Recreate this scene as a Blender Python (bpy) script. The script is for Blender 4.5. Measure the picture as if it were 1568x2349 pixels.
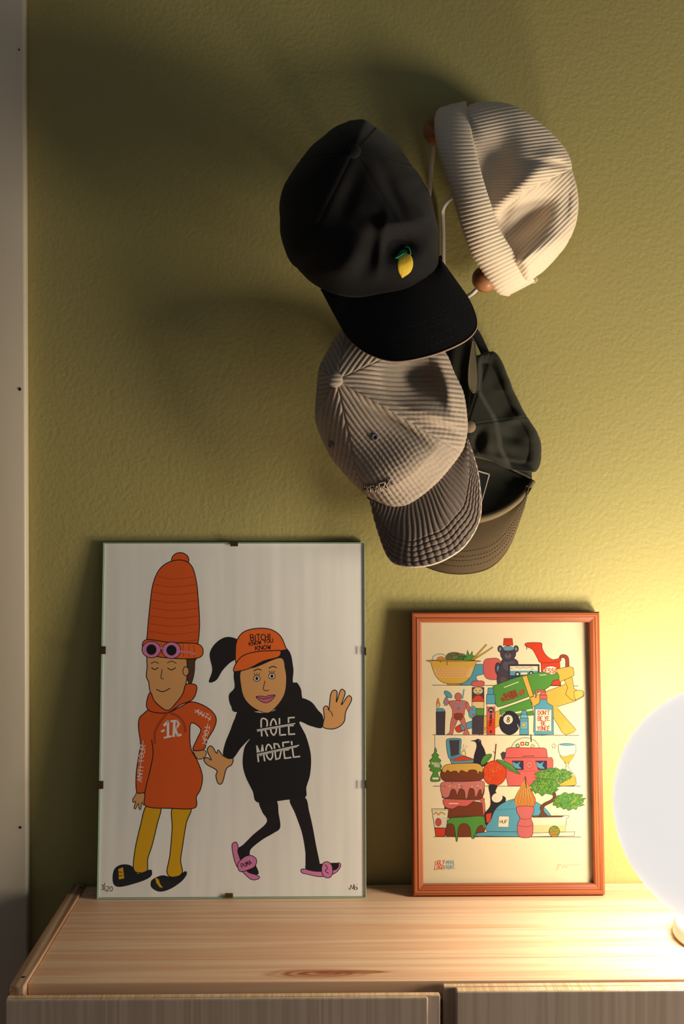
import bpy, math, random
import numpy as np
from mathutils import Vector
from mathutils.geometry import tessellate_polygon

random.seed(7); rng = np.random.default_rng(7)
for _o in list(bpy.data.objects): bpy.data.objects.remove(_o)
SC = bpy.context.scene
COL = SC.collection
pi = math.pi

# ------------------------------------------------------------------ camera
F_PX, W_PX, H_PX = 2770.0, 1568.0, 2349.0
CAM = np.array([0.0, -1.41, 1.2846])
PITCH, YAW = math.radians(0.776), math.radians(1.0)      # tilted a little down, turned a little right
cam_d = bpy.data.cameras.new('camera')
cam_d.sensor_fit = 'VERTICAL'; cam_d.sensor_height = 36.0; cam_d.sensor_width = 36.0 * W_PX / H_PX
cam_d.lens = 36.0 * F_PX / H_PX
cam_d.clip_start = 0.02
cam_o = bpy.data.objects.new('camera', cam_d); COL.objects.link(cam_o)
cam_o.location = CAM; cam_o.rotation_euler = (math.radians(90) - PITCH, 0, -YAW)
SC.camera = cam_o

# ------------------------------------------------------------------ world and exposure
SC.view_settings.view_transform = 'Standard'; SC.view_settings.look = 'None'
SC.view_settings.gamma = 1.0; SC.view_settings.use_curve_mapping = False
SC.view_settings.exposure = 0.0
wd = bpy.data.worlds.new('room_ambience'); SC.world = wd; wd.use_nodes = True
wd.node_tree.nodes['Background'].inputs[0].default_value = (0.86, 0.95, 1.08, 1)
wd.node_tree.nodes['Background'].inputs[1].default_value = 0.078

LAMP_C = np.array([0.426, -0.187, 0.9676])      # centre of the globe lamp
LAMP_R = 0.125
lb = bpy.data.lights.new('lamp_bulb_light', 'POINT')
lb.energy = 77.0; lb.color = (1.0, 0.85, 0.66); lb.shadow_soft_size = 0.055
lbo = bpy.data.objects.new('lamp_bulb_light', lb); COL.objects.link(lbo)
lbo.location = LAMP_C + np.array([0, -0.040, 0.035])
# added fill light, unseen to the right, that brightens the prints, hats and wall
rl = bpy.data.lights.new('right_fill_light', 'POINT'); rl.energy = 47.0; rl.color = (1.0, 0.87, 0.70); rl.shadow_soft_size = 0.20
rlo = bpy.data.objects.new('right_fill_light', rl); COL.objects.link(rlo); rlo.location = (1.18, -0.62, 1.0)

# added weak daylight-coloured fill for the door fronts, unseen behind the camera's right
dl = bpy.data.lights.new('cool_fill_light', 'AREA'); dl.shape = 'RECTANGLE'; dl.size = 0.9; dl.size_y = 1.2; dl.energy = 2.5; dl.color = (0.70, 0.88, 1.0)
dlo = bpy.data.objects.new('cool_fill_light', dl); COL.objects.link(dlo); dlo.location = (1.9, -2.2, 0.9)
dlo.rotation_euler = (Vector((0.2, -0.2, 0.75)) - dlo.location).to_track_quat('-Z', 'Y').to_euler()

# ------------------------------------------------------------------ helpers
_cp, _sp = math.cos(PITCH), math.sin(PITCH); _cy, _sy = math.cos(YAW), math.sin(YAW)
RIGHT = np.array([_cy, -_sy, 0.0]); FWD = np.array([_sy * _cp, _cy * _cp, -_sp]); UP = np.cross(RIGHT, FWD)
def at(px, py, Y):
    """point of the world at depth Y (the wall is Y = 0) seen at a place of the photograph"""
    px, py, Y = np.broadcast_arrays(np.asarray(px, float), np.asarray(py, float), np.asarray(Y, float))
    d = ((px - W_PX / 2) / F_PX)[..., None] * RIGHT + (-(py - H_PX / 2) / F_PX)[..., None] * UP + FWD
    t = (Y - CAM[1]) / d[..., 1]
    return CAM + d * t[..., None]

def lin(h):
    if isinstance(h, str):
        h = h.lstrip('#'); c = [int(h[i:i + 2], 16) / 255 for i in (0, 2, 4)]
    else: c = [v / 255 for v in h]
    return tuple(v / 12.92 if v <= 0.04045 else ((v + 0.055) / 1.055) ** 2.4 for v in c) + (1.0,)

def tag(o, label=None, cat=None, group=None, kind=None):
    if label: o['label'] = label
    if cat: o['category'] = cat
    if group: o['group'] = group
    if kind: o['kind'] = kind
    return o
def thing(name, loc, label, cat, group=None, rot=(0, 0, 0)):
    o = bpy.data.objects.new(name, None); COL.objects.link(o)
    o.empty_display_size = 0.02
    o.location = loc; o.rotation_euler = rot
    return tag(o, label, cat, group)
def mesh(name, V, Fc, mats, parent=None, smooth=True, mi=None, world=True, label=None):
    """one mesh object; world=True: V in world coordinates, parent unrotated"""
    V = np.asarray(V, float).reshape(-1, 3)
    if parent is not None and world:
        root = parent
        while root.parent is not None: root = root.parent
        V = V - np.array(root.location)
    me = bpy.data.meshes.new(name)
    me.from_pydata(V.tolist(), [], [tuple(int(i) for i in f) for f in Fc])
    if not isinstance(mats, (list, tuple)): mats = [mats]
    for m in mats: me.materials.append(m)
    if mi is not None: me.polygons.foreach_set('material_index', np.asarray(mi, np.int32))
    if smooth: me.polygons.foreach_set('use_smooth', np.ones(len(me.polygons), bool))
    me.update()
    o = bpy.data.objects.new(name, me); COL.objects.link(o)
    if parent is not None: o.parent = parent
    if label: o['label'] = label
    return o
class MB:
    """collects simple solids into one mesh"""
    def __init__(s): s.V = []; s.F = []; s.M = []
    def add(s, V, Fc, m=0):
        b = len(s.V); s.V += [tuple(v) for v in V]; s.F += [tuple(b + i for i in f) for f in Fc]; s.M += [m] * len(Fc)
    def box(s, a, b, bev=0.0, m=0):
        bx = box_bev(a, b, bev); s.add(bx[0], bx[1], m)
    def tube(s, pts, r, n=10, m=0, cap=True): s.add(*tube_geo(pts, r, n, cap), m)
    def build(s, name, mats, parent=None, smooth=False, world=True, label=None):
        return mesh(name, s.V, s.F, mats, parent, smooth, s.M, world, label)
def box_bev(a, b, bev):
    a = np.minimum(a, b).astype(float); b2 = np.maximum(a, b)
    a = np.array(a, float); b = np.array(b2, float)
    if bev <= 0:
        V = [(x, y, z) for x in (a[0], b[0]) for y in (a[1], b[1]) for z in (a[2], b[2])]
        return V, [(0, 1, 3, 2), (4, 6, 7, 5), (0, 4, 5, 1), (2, 3, 7, 6), (0, 2, 6, 4), (1, 5, 7, 3)]
    import bmesh
    bm = bmesh.new()
    bmesh.ops.create_cube(bm, size=1.0)
    for v in bm.verts:
        for k in range(3): v.co[k] = a[k] if v.co[k] < 0 else b[k]
    bmesh.ops.bevel(bm, geom=list(bm.edges), offset=bev, segments=2, affect='EDGES', profile=0.5)
    bm.verts.index_update()
    V = [tuple(v.co) for v in bm.verts]; Fc = [tuple(v.index for v in f.verts) for f in bm.faces]
    bm.free(); return V, Fc
def frames(P):
    T = np.gradient(P, axis=0); T /= np.linalg.norm(T, axis=1)[:, None] + 1e-12
    up = np.array([0, -1.0, 0]) if abs(T[0][1]) < 0.9 else np.array([1.0, 0, 0])
    N = []; n = up - T[0] * np.dot(up, T[0]); n /= np.linalg.norm(n)
    for t in T:
        n = n - t * np.dot(n, t); n /= np.linalg.norm(n) + 1e-12; N.append(n.copy())
    N = np.array(N); return T, N, np.cross(T, N)
def tube_geo(pts, r, n=10, cap=True, flat=1.0):
    P = np.asarray(pts, float); T, N, B = frames(P); m = len(P)
    r = np.broadcast_to(np.asarray(r, float), (m,))
    a = np.arange(n) * 2 * pi / n
    V = (P[:, None] + r[:, None, None] * (np.cos(a)[None, :, None] * N[:, None] * flat + np.sin(a)[None, :, None] * B[:, None])).reshape(-1, 3)
    Fc = [(i * n + j, i * n + (j + 1) % n, (i + 1) * n + (j + 1) % n, (i + 1) * n + j) for i in range(m - 1) for j in range(n)]
    if cap: Fc += [tuple(range(n))[::-1], tuple((m - 1) * n + j for j in range(n))]
    return V, Fc
def sphere_geo(c, r, nu=32, nv=20, sc=(1, 1, 1)):
    V = []; Fc = []
    for i in range(nv + 1):
        t = pi * i / nv
        for j in range(nu):
            p = 2 * pi * j / nu
            V.append((c[0] + r * sc[0] * math.sin(t) * math.cos(p), c[1] + r * sc[1] * math.sin(t) * math.sin(p), c[2] + r * sc[2] * math.cos(t)))
    for i in range(nv):
        for j in range(nu):
            Fc.append((i * nu + j, (i + 1) * nu + j, (i + 1) * nu + (j + 1) % nu, i * nu + (j + 1) % nu))
    return V, Fc
def lathe_geo(c, prof, n=48):
    V = [(c[0] + r * math.cos(2 * pi * j / n), c[1] + r * math.sin(2 * pi * j / n), c[2] + z) for r, z in prof for j in range(n)]
    Fc = [(i * n + j, i * n + (j + 1) % n, (i + 1) * n + (j + 1) % n, (i + 1) * n + j) for i in range(len(prof) - 1) for j in range(n)]
    return V, Fc
def cr(P, n, closed=False):
    """smooth curve through points, n samples, even in length"""
    P = np.asarray(P, float); k = len(P)
    if closed: Q = np.vstack([P[-1], P, P[0], P[1]]); segs = k
    else: Q = np.vstack([2 * P[0] - P[1], P, 2 * P[-1] - P[-2]]); segs = k - 1
    out = []
    tt = np.linspace(0, 1, 16, endpoint=False)[:, None]
    for i in range(segs):
        p0, p1, p2, p3 = Q[i:i + 4]
        out.append(0.5 * (2 * p1 + (p2 - p0) * tt + (2 * p0 - 5 * p1 + 4 * p2 - p3) * tt ** 2 + (3 * p1 - p0 - 3 * p2 + p3) * tt ** 3))
    S = np.vstack(out + [P[:1] if closed else P[-1:]])
    L = np.concatenate([[0], np.cumsum(np.linalg.norm(np.diff(S[:, :2], axis=0), axis=1))])
    s = np.linspace(0, L[-1], n + 1)[:-1] if closed else np.linspace(0, L[-1], n)
    return np.stack([np.interp(s, L, S[:, j]) for j in range(S.shape[1])], 1)
def grid_faces(n, m, closed=False, base=0):
    i, j = np.meshgrid(np.arange(n - 1), np.arange(m if closed else m - 1), indexing='ij')
    j2 = (j + 1) % m
    return (np.stack([i * m + j, i * m + j2, (i + 1) * m + j2, (i + 1) * m + j], -1).reshape(-1, 4) + base)
def grid_normals(P, closed=False):
    if closed: du = np.roll(P, -1, 1) - np.roll(P, 1, 1)
    else: du = np.gradient(P, axis=1)
    dv = np.gradient(P, axis=0)
    N = np.cross(du, dv); N /= np.linalg.norm(N, axis=-1)[..., None] + 1e-12
    s = np.sign(N[..., 1].mean()); return N * (-s)          # pointing towards the room (-Y)
def sstep(x, a, b):
    t = np.clip((x - a) / (b - a), 0, 1); return t * t * (3 - 2 * t)
def gauss(px, py, cx, cy, su, sv, ang=0.0):
    a = math.radians(ang); u = (px - cx) * math.cos(a) + (py - cy) * math.sin(a); v = -(px - cx) * math.sin(a) + (py - cy) * math.cos(a)
    return np.exp(-(u / su) ** 2 - (v / sv) ** 2)

# ------------------------------------------------------------------ materials
MATS = {}
def mat(name, rgb, rough=0.6, metal=0.0, spec=0.5, sheen=0.0, bump=None, vary=None, coat=0.0):
    """bump=(noise scale, distance); vary=(noise scale, dark factor)"""
    if name in MATS: return MATS[name]
    m = bpy.data.materials.new(name); m.use_nodes = True; nt = m.node_tree; N = nt.nodes; L = nt.links
    b = N['Principled BSDF']; c = lin(rgb) if not (isinstance(rgb, tuple) and len(rgb) == 4) else rgb
    b.inputs['Base Color'].default_value = c; b.inputs['Roughness'].default_value = rough
    b.inputs['Metallic'].default_value = metal; b.inputs['Specular IOR Level'].default_value = spec
    if sheen: b.inputs['Sheen Weight'].default_value = sheen; b.inputs['Sheen Roughness'].default_value = 0.5
    if coat: b.inputs['Coat Weight'].default_value = coat
    if bump or vary:
        tc = N.new('ShaderNodeTexCoord')
    if bump:
        nz = N.new('ShaderNodeTexNoise'); nz.inputs['Scale'].default_value = bump[0]; nz.inputs['Detail'].default_value = 4
        bp = N.new('ShaderNodeBump'); bp.inputs['Distance'].default_value = bump[1]; bp.inputs['Strength'].default_value = 1.0
        L.new(tc.outputs['Object'], nz.inputs['Vector']); L.new(nz.outputs['Fac'], bp.inputs['Height']); L.new(bp.outputs['Normal'], b.inputs['Normal'])
    if vary:
        nv = N.new('ShaderNodeTexNoise'); nv.inputs['Scale'].default_value = vary[0]; nv.inputs['Detail'].default_value = 3
        mx = N.new('ShaderNodeMix'); mx.data_type = 'RGBA'
        mx.inputs['A'].default_value = tuple(v * vary[1] for v in c[:3]) + (1,); mx.inputs['B'].default_value = c
        L.new(tc.outputs['Object'], nv.inputs['Vector']); L.new(nv.outputs['Fac'], mx.inputs['Factor']); L.new(mx.outputs['Result'], b.inputs['Base Color'])
    MATS[name] = m; return m
INK = [1.0]
def ink(h): return mat('ink_%s_%.2f' % (h, INK[0]), tuple(v * INK[0] for v in lin(h)[:3]) + (1.0,), rough=0.75, spec=0.15)
def wood(name, light, dark, axis, fine=260.0, rough=0.5, seed=0.0, contrast=(0.35, 0.7), knots=(), red=None, wide=28.0):
    """grain along an axis of the object; knots: (x, y, z, length, width) in metres of the object's space"""
    if name in MATS: return MATS[name]
    m = bpy.data.materials.new(name); m.use_nodes = True; nt = m.node_tree; N = nt.nodes; L = nt.links
    b = N['Principled BSDF']; b.inputs['Roughness'].default_value = rough; b.inputs['Specular IOR Level'].default_value = 0.3
    tc = N.new('ShaderNodeTexCoord')
    def mp(sc, off=0.0):
        v = [sc[1]] * 3; v[axis] = sc[0]
        q = N.new('ShaderNodeMapping'); q.inputs['Scale'].default_value = v; q.inputs['Location'].default_value = (off + seed, off * 1.7 + seed, off * 0.6 + seed)
        L.new(tc.outputs['Object'], q.inputs['Vector']); return q
    def nz(q, det=4, dist=0.0, rg=0.6):
        n = N.new('ShaderNodeTexNoise'); n.inputs['Scale'].default_value = 1.0; n.inputs['Detail'].default_value = det
        n.inputs['Roughness'].default_value = rg; n.inputs['Distortion'].default_value = dist
        L.new(q.outputs[0], n.inputs['Vector']); return n
    a = nz(mp((0.9, wide)), 2, 0.35); f = nz(mp((5.0, fine), 3.1), 3); g = nz(mp((1.2, 9.0), 7.7), 2)
    # growth rings: a sine of the broad noise gives bands that run and merge along the board
    sn = N.new('ShaderNodeMath'); sn.operation = 'MULTIPLY'; sn.inputs[1].default_value = 34.0; L.new(a.outputs['Fac'], sn.inputs[0])
    s2 = N.new('ShaderNodeMath'); s2.operation = 'SINE'; L.new(sn.outputs[0], s2.inputs[0])
    s3 = N.new('ShaderNodeMath'); s3.operation = 'MULTIPLY_ADD'; s3.inputs[1].default_value = 0.17; s3.inputs[2].default_value = 0.28; L.new(s2.outputs[0], s3.inputs[0])
    ad = N.new('ShaderNodeMath'); ad.operation = 'MULTIPLY_ADD'; ad.inputs[1].default_value = 0.5; L.new(f.outputs['Fac'], ad.inputs[0]); L.new(s3.outputs[0], ad.inputs[2])
    rp = N.new('ShaderNodeValToRGB'); rp.color_ramp.elements[0].position = contrast[0]; rp.color_ramp.elements[1].position = contrast[1]
    rp.color_ramp.elements[0].color = lin(light); rp.color_ramp.elements[1].color = lin(dark); L.new(ad.outputs[0], rp.inputs['Fac'])
    col = rp.outputs['Color']
    if red:
        r2 = N.new('ShaderNodeValToRGB'); r2.color_ramp.elements[0].position = 0.5; r2.color_ramp.elements[1].position = 0.72
        L.new(g.outputs['Fac'], r2.inputs['Fac'])
        mx = N.new('ShaderNodeMix'); mx.data_type = 'RGBA'; mx.blend_type = 'MULTIPLY'; mx.inputs['B'].default_value = lin(red)
        sc = N.new('ShaderNodeMath'); sc.operation = 'MULTIPLY'; sc.inputs[1].default_value = 0.6; L.new(r2.outputs['Color'], sc.inputs[0])
        L.new(sc.outputs[0], mx.inputs['Factor']); L.new(col, mx.inputs['A']); col = mx.outputs['Result']
    for (kx, ky, kz, kl, kw, kc, nr) in knots:
        sub = N.new('ShaderNodeVectorMath'); sub.operation = 'SUBTRACT'; sub.inputs[1].default_value = (kx, ky, kz); L.new(tc.outputs['Object'], sub.inputs[0])
        sv = [1 / kw] * 3; sv[axis] = 1 / kl
        mu = N.new('ShaderNodeVectorMath'); mu.operation = 'MULTIPLY'; mu.inputs[1].default_value = sv; L.new(sub.outputs[0], mu.inputs[0])
        wn = nz(mp((14, 60), 1.3), 2); wa = N.new('ShaderNodeVectorMath'); wa.operation = 'MULTIPLY_ADD'
        wa.inputs[1].default_value = (0.5, 0.5, 0.5); L.new(wn.outputs['Color'], wa.inputs[0]); L.new(mu.outputs[0], wa.inputs[2])
        wb = N.new('ShaderNodeVectorMath'); wb.operation = 'SUBTRACT'; wb.inputs[1].default_value = (0.25, 0.25, 0.25); L.new(wa.outputs[0], wb.inputs[0])
        ln = N.new('ShaderNodeVectorMath'); ln.operation = 'LENGTH'; L.new(wb.outputs[0], ln.inputs[0])
        rg = N.new('ShaderNodeMath'); rg.operation = 'MULTIPLY'; rg.inputs[1].default_value = nr * 6.28; L.new(ln.outputs['Value'], rg.inputs[0])
        rs = N.new('ShaderNodeMath'); rs.operation = 'SINE'; L.new(rg.outputs[0], rs.inputs[0])
        rr = N.new('ShaderNodeMath'); rr.operation = 'MULTIPLY_ADD'; rr.inputs[1].default_value = 0.35; rr.inputs[2].default_value = 0.8; L.new(rs.outputs[0], rr.inputs[0])
        fo = N.new('ShaderNodeMapRange'); fo.inputs['From Min'].default_value = 1.0; fo.inputs['From Max'].default_value = 0.45; L.new(ln.outputs['Value'], fo.inputs['Value'])
        fm = N.new('ShaderNodeMath'); fm.operation = 'MULTIPLY'; L.new(rr.outputs[0], fm.inputs[0]); L.new(fo.outputs[0], fm.inputs[1])
        mx = N.new('ShaderNodeMix'); mx.data_type = 'RGBA'; mx.inputs['B'].default_value = lin(kc); L.new(fm.outputs[0], mx.inputs['Factor']); L.new(col, mx.inputs['A']); col = mx.outputs['Result']
    L.new(col, b.inputs['Base Color'])
    bp = N.new('ShaderNodeBump'); bp.inputs['Distance'].default_value = 0.0003; bp.inputs['Strength'].default_value = 0.5
    L.new(ad.outputs[0], bp.inputs['Height']); L.new(bp.outputs['Normal'], b.inputs['Normal'])
    MATS[name] = m; return m
def thin_glass(name, tint=(0.97, 1.0, 0.98), refl=1.0):
    m = bpy.data.materials.new(name); m.use_nodes = True; N = m.node_tree.nodes; L = m.node_tree.links
    N.remove(N['Principled BSDF'])
    tr = N.new('ShaderNodeBsdfTransparent'); tr.inputs[0].default_value = tint + (1,)
    gl = N.new('ShaderNodeBsdfGlossy'); gl.inputs['Roughness'].default_value = 0.03
    fr = N.new('ShaderNodeFresnel'); fr.inputs['IOR'].default_value = 1.45
    mu = N.new('ShaderNodeMath'); mu.operation = 'MULTIPLY'; mu.inputs[1].default_value = refl; L.new(fr.outputs[0], mu.inputs[0])
    ge = N.new('ShaderNodeNewGeometry'); nb = N.new('ShaderNodeMath'); nb.operation = 'SUBTRACT'; nb.inputs[0].default_value = refl; L.new(ge.outputs['Backfacing'], nb.inputs[1])
    nb.use_clamp = True; L.new(nb.outputs[0], mu.inputs[1])
    mx = N.new('ShaderNodeMixShader'); L.new(mu.outputs[0], mx.inputs[0]); L.new(tr.outputs[0], mx.inputs[1]); L.new(gl.outputs[0], mx.inputs[2])
    L.new(mx.outputs[0], N['Material Output'].inputs['Surface']); return m

def wall_paint():
    m = bpy.data.materials.new('olive_wall_paint'); m.use_nodes = True; N = m.node_tree.nodes; L = m.node_tree.links
    b = N['Principled BSDF']; b.inputs['Base Color'].default_value = lin((163, 153, 95)); b.inputs['Roughness'].default_value = 0.5
    b.inputs['Specular IOR Level'].default_value = 0.25
    tc = N.new('ShaderNodeTexCoord')
    n1 = N.new('ShaderNodeTexNoise'); n1.inputs['Scale'].default_value = 210; n1.inputs['Detail'].default_value = 2.5
    n2 = N.new('ShaderNodeTexVoronoi'); n2.inputs['Scale'].default_value = 150; n2.feature = 'SMOOTH_F1'
    ad = N.new('ShaderNodeMath'); ad.operation = 'MULTIPLY_ADD'; ad.inputs[1].default_value = 0.35
    for n in (n1, n2): L.new(tc.outputs['Object'], n.inputs['Vector'])
    L.new(n2.outputs['Distance'], ad.inputs[0]); L.new(n1.outputs['Fac'], ad.inputs[2])
    bp = N.new('ShaderNodeBump'); bp.inputs['Distance'].default_value = 0.0011; bp.inputs['Strength'].default_value = 0.55
    L.new(ad.outputs[0], bp.inputs['Height']); L.new(bp.outputs['Normal'], b.inputs['Normal'])
    return m
def globe_glass():
    m = bpy.data.materials.new('frosted_white_globe_glass'); m.use_nodes = True; N = m.node_tree.nodes; L = m.node_tree.links
    b = N['Principled BSDF']; b.inputs['Base Color'].default_value = (0.004, 0.004, 0.004, 1); b.inputs['Roughness'].default_value = 0.35; b.inputs['Specular IOR Level'].default_value = 0.02
    b.inputs['Emission Color'].default_value = (1.0, 0.965, 0.93, 1); b.inputs['Emission Strength'].default_value = GLOBE_GLOW
    tr = N.new('ShaderNodeBsdfTransparent')
    mx = N.new('ShaderNodeMixShader'); mx.inputs[0].default_value = 0.88
    L.new(tr.outputs[0], mx.inputs[1]); L.new(b.outputs[0], mx.inputs[2]); L.new(mx.outputs[0], N['Material Output'].inputs['Surface'])
    return m
GLOBE_GLOW = 0.80
# ------------------------------------------------------------------ the setting
M_wall = wall_paint()
mb = MB(); mb.box((-1.9, 0.0, 0), (2.2, 0.12, 2.6)); tag(mb.build('wall_back', M_wall), kind='structure')
M_floor = wood('floor_oak', '#b08a5e', '#8a6340', 0)
mb = MB(); mb.box((-1.9, -3.2, -0.05), (2.2, 0.0, 0)); tag(mb.build('floor', M_floor), kind='structure')
M_trim = mat('white_trim_paint', (206, 194, 170), rough=0.45, bump=(60, 0.0002))
mb = MB(); mb.box((-0.46, -0.016, 0), (-0.3387, 0.0, 2.6), bev=0.003)
trim = tag(mb.build('trim_1', M_trim, smooth=True), kind='structure')
M_hole = mat('dark_hole', (38, 30, 24), rough=0.9)
for (px, py, r) in ((46, 893, 0.0014), (47, 1898, 0.0011), (44, 114, 0.0008)):
    p = at(px, py, -0.0163)
    V, Fc = lathe_geo((0, 0, 0), [(0.0001, 0.0005), (r, 0.0004), (r, -0.001)], 10)
    V = np.array(V)[:, [0, 2, 1]] * np.array([1, -1, 1.4]) + p
    mesh('nail_hole', V, Fc, M_hole, trim)

# ------------------------------------------------------------------ pine cabinet
ZT = 0.83
XL, XR, XM = -0.288, 0.511, 0.1115
cab = thing('pine_cabinet', (XM, -0.155, 0), 'low unfinished pine cabinet with two doors carrying both pictures and the lamp', 'cabinet')
ox, oy = XM, -0.155
LIGHT, DARK = '#e6c6a4', '#d3a27a'
M_top1 = wood('pine_top_back', LIGHT, DARK, 0, fine=300, seed=2.0, red='#e8b898', contrast=(0.30, 0.85))
kp = at(745, 2216, -0.24) - np.array([ox, oy, 0]); kp[2] = ZT
M_top2 = wood('pine_top_front', LIGHT, DARK, 0, fine=300, seed=9.0, red='#e8b898', contrast=(0.30, 0.85),
              knots=((float(at(725, 2207, -0.268)[0] - ox), -0.2665 - oy, ZT, 0.062, 0.0135, '#9c5528', 4.0),
                     (float(at(800, 2204, -0.264)[0] - ox), -0.2640 - oy, ZT, 0.05, 0.006, '#8f4720', 2.0)))
M_side = wood('pine_side', '#c8a888', '#8e6d50', 1, fine=200, seed=4.0, contrast=(0.3, 0.66), wide=40)
M_door = wood('pine_door', '#b4a392', '#a08d7c', 2, fine=240, seed=6.0, contrast=(0.25, 0.85), wide=40)
M_edge = wood('pine_edge_shaded', '#b5764a', '#8f5128', 0, seed=1.0)  # browner than the other pine: shade below the top put into the colour
# two glued planks make the top, the joint is the dark line across it
YB, YJ, YF = -0.006, -0.262, -0.286
def plank(y0, y1, m, joint=False):
    mb = MB(); mb.box((XL + 0.0147, y0, ZT - 0.018), (XR - 0.0147, y1, ZT), bev=0.0008); return mb.build('plank', m, cab)
yj = float(-1.41 + 0.4546 * F_PX / (2204 - 1137))
plank(yj + 0.0004, YB, M_top1); plank(YF, yj - 0.0004, M_top2)
mb = MB(); mb.box((XL + 0.0147, YF + 0.0008, ZT - 0.05), (XR - 0.0147, YF + 0.014, ZT - 0.0182)); mb.build('front_rail', M_edge, cab)
for x0 in (XL, XR - 0.0145):
    mb = MB(); mb.box((x0, -0.299 if x0 == XL else -0.287, 0.0), (x0 + 0.0145, YB, ZT + 0.0030), bev=0.0012); s = mb.build('side_panel', M_side, cab)
    if x0 == XL:
        for (px, py) in ((54, 2241), (186, 2036)):
            p = at(px, py, 0); t = (ZT + 0.0031 - CAM[2]) / (p[2] - CAM[2]); p = CAM + (p - CAM) * t
            V, Fc = lathe_geo(p, [(0.0001, 0.0001), (0.0022, 0.0), (0.0022, -0.002)], 12); mesh('dowel_hole', V, Fc, M_hole, s)
mb = MB(); mb.box((XL + 0.0146, -0.284, 0.06), (XR - 0.0146, YB, 0.078)); mb.build('bottom_board', M_top1, cab)
mb = MB(); mb.box((XL + 0.0146, -0.012, 0.08), (XR - 0.0146, YB, ZT - 0.02)); mb.build('back_board', M_top1, cab)
M_dtop = wood('pine_end_grain', '#dcbf98', '#c9a478', 1, fine=320, seed=3.0, wide=120)
def door(x0, x1, slab_a, slab_b, ztop, yb, yf):
    """a thin back layer with a proud front slab, as these doors are made; gives the meeting edge its step"""
    ym = yb - 0.0085
    mb = MB(); mb.box((x0, ym, 0.06), (x1, yb, ztop), bev=0.001); d = mb.build('door', M_door, cab, smooth=False)
    mb = MB(); mb.box((slab_a, yf, 0.06), (slab_b, ym - 0.0002, ztop), bev=0.0015); mb.build('door_slab', M_door, d, smooth=False)
    mb = MB(); mb.box((x0 + 0.0012, ym + 0.0012, ztop - 0.001), (x1 - 0.0012, yb - 0.001, ztop + 0.0002))
    mb.box((slab_a + 0.0016, yf + 0.0016, ztop - 0.001), (slab_b - 0.0016, ym - 0.0012, ztop + 0.0002)); mb.build('end_grain', M_dtop, d)
    return d
d1 = door(XL, 0.1095, XL + 0.0003, 0.0980, ZT - 0.0050, -0.2996, -0.3125)
d2 = door(0.1131, XR, 0.1240, XR - 0.0003, ZT - 0.0014, -0.2890, -0.3090)
# ------------------------------------------------------------------ wall rack of white wire with wooden balls
M_wire = mat('white_powder_coated_wire', (214, 206, 198), rough=0.4)
M_ball = wood('oiled_wood_ball', '#b07a52', '#8a5634', 0, fine=160, rough=0.35, contrast=(0.3, 0.75))
rack = thing('hat_rack', at(1016, 620, 0), 'white wire wall rack with oiled wooden ball ends holding all the hats', 'rack')
def rod(*pts):
    P = np.array([at(*p) for p in pts]); P = cr(P, 60) if len(P) > 2 else np.linspace(P[0], P[1], 20)
    mb = MB(); mb.tube(P, 0.0024, 12); return mb.build('rod', M_wire, rack, smooth=True)
def ball(px, py, y, r):
    V, Fc = sphere_geo(at(px, py, y), r); return mesh('wooden_ball', V, Fc, M_ball, rack)
# uprights lie against the wall, each arm bends away from it to its ball
rod((996, 305, -0.062), (993, 345, -0.058), (985, 436, -0.034), (979, 500, -0.014), (978, 560, -0.006), (978, 760, -0.006))
rod((1120, 415, -0.062), (1085, 430, -0.052), (1040, 452, -0.030), (1024, 465, -0.019), (1016, 480, -0.012), (1015, 500, -0.007), (1017, 600, -0.006), (1018, 900, -0.006))
rod((1108, 645, -0.070), (1086, 670, -0.060), (1066, 684, -0.047), (1036, 706, -0.028), (1024, 730, -0.012), (1022, 760, -0.0075), (1022, 900, -0.006))
rod((840, 430, -0.088), (880, 520, -0.040), (920, 590, -0.010), (978, 660, -0.0065), (1018, 690, -0.0065))
rod((860, 880, -0.060), (910, 860, -0.030), (960, 850, -0.010), (1017, 850, -0.0065))
ball(1003, 300, -0.064, 0.0165); ball(1112, 640, -0.074, 0.0147); ball(1128, 412, -0.060, 0.0155)
ball(835, 422, -0.090, 0.0155); ball(855, 884, -0.060, 0.0155)
for (px, py) in ((978, 700), (1018, 640), (1018, 880)):
    V, Fc = lathe_geo((0, 0, 0), [(0.0001, 0.009), (0.005, 0.0085), (0.0065, 0.006), (0.0065, 0.0)], 20)
    V = np.array(V)[:, [0, 2, 1]] * np.array([1, -1, 1]) + at(px, py, 0); mesh('screw_cap', V, Fc, M_wire, rack)

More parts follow.
